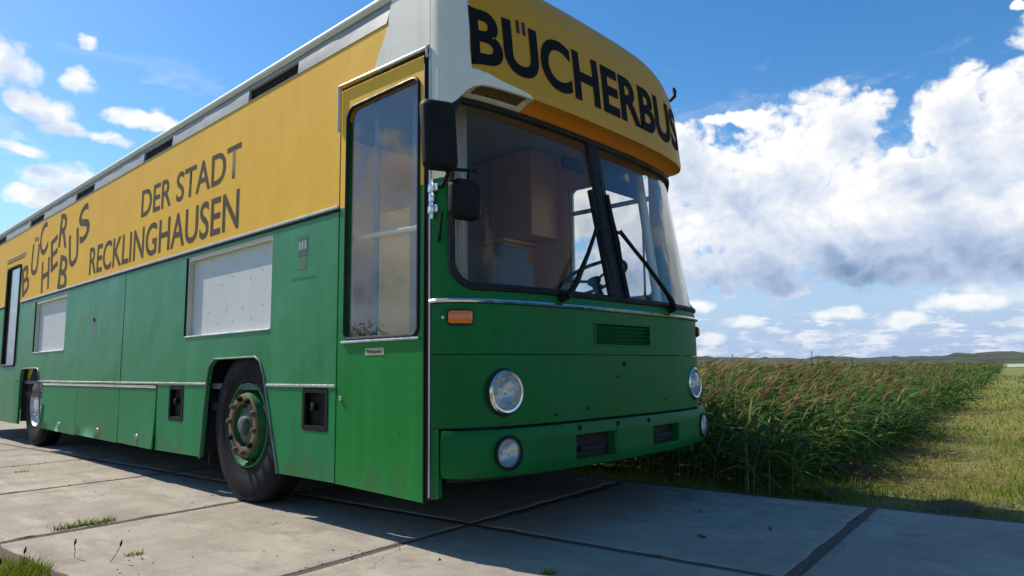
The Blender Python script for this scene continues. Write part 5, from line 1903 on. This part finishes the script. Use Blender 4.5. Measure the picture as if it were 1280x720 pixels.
def tuft(name, label, cx, cy, n, rx, ry, h0, rot=0.0, mats=None, seeds=0, spread=0.9, group="grass tufts in the paving", cat="grass tuft"):
    th = rng.uniform(0, 2 * np.pi, n)
    r_ = np.sqrt(rng.uniform(0, 1, n))
    u = r_ * np.cos(th) * rx
    v = r_ * np.sin(th) * ry
    P = np.stack([u * math.cos(rot) - v * math.sin(rot), u * math.sin(rot) + v * math.cos(rot), np.full(n, -0.015)], -1)
    V, Q, T = blades(P, np.clip(h0 * (1 + 0.35 * rng.normal(size=n)), 0.015, 1), rng.uniform(0.2, spread, n), np.full(n, 0.0026), rng.beta(2, 2.6, n), wind=0.3)
    pr = [(V, Q, T, 0)]
    o = mesh_from(name, pr, mats or [GRASS_BLADE])
    o.location = (cx, cy, 0)
    if seeds:
        bm = bmesh.new()
        for k in range(seeds):
            a = random.uniform(-0.2, 0.2), random.uniform(-0.12, 0.12)
            hgt = h0 * random.uniform(1.0, 1.5)
            p1 = Vector((a[0] * 2, a[1] * 2, 0))
            p2 = p1 + Vector((random.uniform(-.03, .05), random.uniform(-.05, .03), hgt))
            bm_tube(bm, [p1, (p1 + p2) / 2 + Vector((0.004, 0, 0)), p2], 0.0016, 5)
            bm_tube(bm, [p2, p2 + Vector((0.002, -0.002, 0.012)), p2 + Vector((0.004, -0.004, 0.03))], [0.003, 0.006, 0.002], 6)
        tag(from_bm("seed_heads", bm, DARKSTALK, o, True), kind="stuff")
    return tag(o, label, cat, group)


tuft("grass_tuft", "long low tuft of grass in the slab joint beside the front wheel", -2.13, 2.125, 420, 0.17, 0.025, 0.045, R(3))
tuft("grass_tuft", "tiny lone grass tuft growing through the middle of a sunlit slab", -2.18, 1.19, 120, 0.04, 0.022, 0.03)
tuft("grass_tuft", "small grass tuft on the concrete between front wheel and door", -1.40, 1.28, 90, 0.05, 0.02, 0.02)
tuft("grass_tuft", "dark grass tuft at the tip of the bus shadow on the road", -1.10, -0.545, 140, 0.045, 0.025, 0.028)
tuft("grass_tuft", "small grass tuft on the concrete before the rear wheel", -1.83, 5.07, 120, 0.07, 0.03, 0.03)
tuft("grass_tuft", "flat grass tuft beside the rear wheel in the sun", -1.62, 8.4, 260, 0.16, 0.06, 0.06)
tuft("grass_tuft", "bright green grass clump with dark seed stalks at the road edge", -2.63, 1.26, 700, 0.20, 0.10, 0.065, R(95), seeds=5)
tuft("grass_tuft", "grass growing along the road edge behind the rear door", -1.5, 10.6, 500, 0.30, 0.12, 0.10)


# heap of dead mown reed on the verge
def heap(name, label, cx, cy, rx, ry, hz, n, mats, tint):
    th = rng.uniform(0, 2 * np.pi, n)
    r_ = np.sqrt(rng.uniform(0, 1, n))
    u, v = r_ * np.cos(th) * rx, r_ * np.sin(th) * ry
    z = hz * (1 - r_ ** 2) * rng.uniform(0.3, 1.0, n)
    P = np.stack([u, v, z - 0.02], -1)
    V, Q, T = blades(P, rng.uniform(0.02, 0.07, n), rng.uniform(1.5, 4.0, n), np.full(n, 0.003), np.clip(rng.beta(2, 3, n) * tint, 0, 1), wind=0.3, curl=0.3)
    o = mesh_from(name, [(V, Q, T, 0)], mats)
    o.location = (cx, cy, -0.03)
    bm = bmesh.new()
    bmesh.ops.create_icosphere(bm, subdivisions=3, radius=1.0)
    for vv in bm.verts:
        k = 1 + 0.25 * mnoise.noise(vv.co * 2.2)
        vv.co = Vector((vv.co.x * rx * 0.85 * k, vv.co.y * ry * 0.85 * k, max(-0.02, vv.co.z * hz * 0.7 * k)))
    from_bm("heap_core", bm, SOIL, o, True)
    return tag(o, label, "heap", "heaps of mown grass on the verge")


heap("dead_grass_heap", "dark heap of dead grass at the foot of the reeds", 2.75, -0.62, 0.30, 0.20, 0.14, 900, [STRAW], 0.5)
heap("dead_grass_heap", "brown heap of mown straw on the verge beside the concrete", 1.62, -1.55, 0.34, 0.15, 0.07, 800, [STRAW], 0.8)
heap("dead_grass_heap", "flat straw heap on the verge just before the reeds and bus front", 1.75, -0.82, 0.22, 0.12, 0.06, 600, [STRAW], 0.9)

# a thin tall weed standing above the reeds
bm = bmesh.new()
wx, wy = 14.6, 3.7
for k in range(4):
    a = Vector((wx + random.uniform(-.25, .25), wy + random.uniform(-.2, .2), -0.05))
    tp = a + Vector((random.uniform(-.12, .22), random.uniform(-.2, .1), random.uniform(0.95, 1.35)))
    md = (a + tp) / 2 + Vector((random.uniform(-.05, .05), 0, 0))
    bm_tube(bm, [a, md, tp], [0.010, 0.008, 0.003], 5)
    for j in range(6):
        t = 0.45 + 0.09 * j
        q = md.lerp(tp, (t - 0.45) / 0.55)
        bm_tube(bm, [q, q + Vector((random.uniform(-.07, .07), random.uniform(-.07, .07), random.uniform(.03, .09)))], [0.005, 0.002], 4)
tag(from_bm("tall_weed", bm, DARKSTALK), "thin dark dead weed standing above the reed tops", "weed")

# bits of dead leaf blown on the shaded slabs
LEAFBIT = simple("dead_leaf_brown", (0.07, 0.045, 0.025), 0.9, var=0.4, scale=30)
bm = bmesh.new()
for i in range(3):
    a = [bm.verts.new((x_, y_, z_)) for x_, y_, z_ in ((-0.03 + 0.02 * i, -0.010, 0.003), (-0.012 + 0.02 * i, -0.014, 0.009), (-0.008 + 0.02 * i, 0.012, 0.012), (-0.03 + 0.02 * i, 0.008, 0.004))]
    bm.faces.new(a)
bmesh.ops.solidify(bm, geom=bm.faces[:], thickness=0.002)
leaf0 = from_bm("dead_leaf", bm, LEAFBIT)
for i, (x_, y_) in enumerate(((0.95, -0.05), (1.05, -0.35), (0.45, -0.45), (0.62, -0.72), (0.30, -0.95), (0.85, -1.22), (-0.1, -0.75))):
    o = leaf0 if i == 0 else leaf0.copy()
    if i:
        COL.objects.link(o)
    o.location = (x_, y_, 0.002)
    o.rotation_euler = (0, 0, random.uniform(0, 6))
    s_ = random.uniform(0.5, 0.95)
    o.scale = (s_, s_, s_)
    tag(o, "small dead brown leaf scrap on the shaded slabs before the bus front", "leaf", "leaf scraps on the slabs")

# grit and crumbs of concrete lying on the slabs, thickest along the joints
n = 2600
u = rng.uniform(-SLW, SLW, n)
v = rng.uniform(-2.2 * SLL, 6 * SLL, n)
onj = rng.uniform(size=n) < 0.55
v = np.where(onj, np.round(v / SLL) * SLL + rng.normal(size=n) * 0.05, v)
x = JX + u * pc_ - v * ps_
y = JY + u * ps_ + v * pc_
sz = rng.uniform(0.0018, 0.0055, n) * (1 + 1.2 * (rng.uniform(size=n) > 0.96))
tet = np.array([[1, 0, -0.4], [-0.6, 0.9, -0.4], [-0.5, -0.9, -0.4], [0.1, 0, 0.8]])
a = rng.uniform(0, 6.28, n)
ca, sa = np.cos(a), np.sin(a)
rx = tet[None, :, 0] * ca[:, None] - tet[None, :, 1] * sa[:, None]
ry = tet[None, :, 0] * sa[:, None] + tet[None, :, 1] * ca[:, None]
V = np.stack([x[:, None] + rx * sz[:, None], y[:, None] + ry * sz[:, None], 0.004 + tet[None, :, 2] * sz[:, None] * 0.8], -1).reshape(-1, 3)
F = [(4 * i + p_[0], 4 * i + p_[1], 4 * i + p_[2]) for i in range(n) for p_ in ((0, 1, 3), (1, 2, 3), (2, 0, 3), (2, 1, 0))]
me = bpy.data.meshes.new("grit")
me.from_pydata(V.tolist(), [], F)
tag(link("grit", me, simple("grit_stone", (0.20, 0.17, 0.13), 0.95, var=0.5, scale=40)), "fine grit and crumbs scattered on the concrete slabs", "grit", kind="stuff")


# bushes in the meadow across the road, mirrored low in the door glass
BUSH_LEAF = leaf_mat("bush_leaf", (0.022, 0.045, 0.012), (0.045, 0.080, 0.020), (0.085, 0.115, 0.03), 0.3)
BARK = simple("bush_bark", (0.06, 0.045, 0.03), 0.9, var=0.3, scale=20)


def bush(label, cx, cy, hgt, wid, seed):
    r2 = np.random.default_rng(seed)
    root = empty("bush", (cx, cy, -0.045))
    bm = bmesh.new()
    tips = []
    for k in range(7):
        a = 2 * math.pi * k / 7 + r2.uniform(-.3, .3)
        tip = Vector((math.cos(a) * wid * r2.uniform(.2, .7), math.sin(a) * wid * r2.uniform(.2, .7), hgt * r2.uniform(.55, .85)))
        bm_tube(bm, [(0, 0, -0.05), tip * 0.4 + Vector((0, 0, 0.1)), tip], [0.05, 0.03, 0.01], 6)
        tips.append(np.array(tip))
    from_bm("trunk", bm, BARK, root, True)
    n = 5200
    lump = np.array(tips)[r2.integers(0, 7, n)]
    d = unit(r2.normal(size=(n, 3)))
    P = lump * [1, 1, 0.85] + d * (r2.uniform(0.2, 1.0, n) ** 0.6)[:, None] * np.array([wid * 0.5, wid * 0.5, hgt * 0.30])
    P[:, 2] = np.clip(P[:, 2], 0.08, None)
    ax = unit(r2.normal(size=(n, 3)))
    L = r2.uniform(0.06, 0.12, n)
    path = P[:, None, :] + ax[:, None, :] * (L[:, None] * np.array([-0.5, 0.0, 0.5])[None])[..., None]
    V, Q = ribbons(path, np.full((n, 1), 0.03) * np.array([[0.2, 1.0, 0.2]]), unit(np.cross(ax, r2.normal(size=(n, 3)))))
    cr = mesh_from("crown", [(V, Q, np.repeat(np.clip(r2.beta(2, 2.5, n), 0, 1), 6), 0)], [BUSH_LEAF], root)
    return tag(root, label, "bush", "bushes in the meadow across the road")


for i, (dist, azd, hh_, ww_, lab) in enumerate(((17, -33, 2.6, 1.6, "dark rounded bush across the road that the front door glass mirrors"), (19, -41, 2.1, 1.5, "low spreading bush beside the rounded bush across the road"),
                                               (21, -26, 2.0, 1.6, "squat bush standing rearmost in the row across the road"), (18, -52, 2.3, 1.7, "broad bush at the open end of the row across the road"))):
    bush(lab, -1.25 + dist * math.sin(R(azd)), 0.5 + dist * math.cos(R(azd)), hh_, ww_, 40 + i)
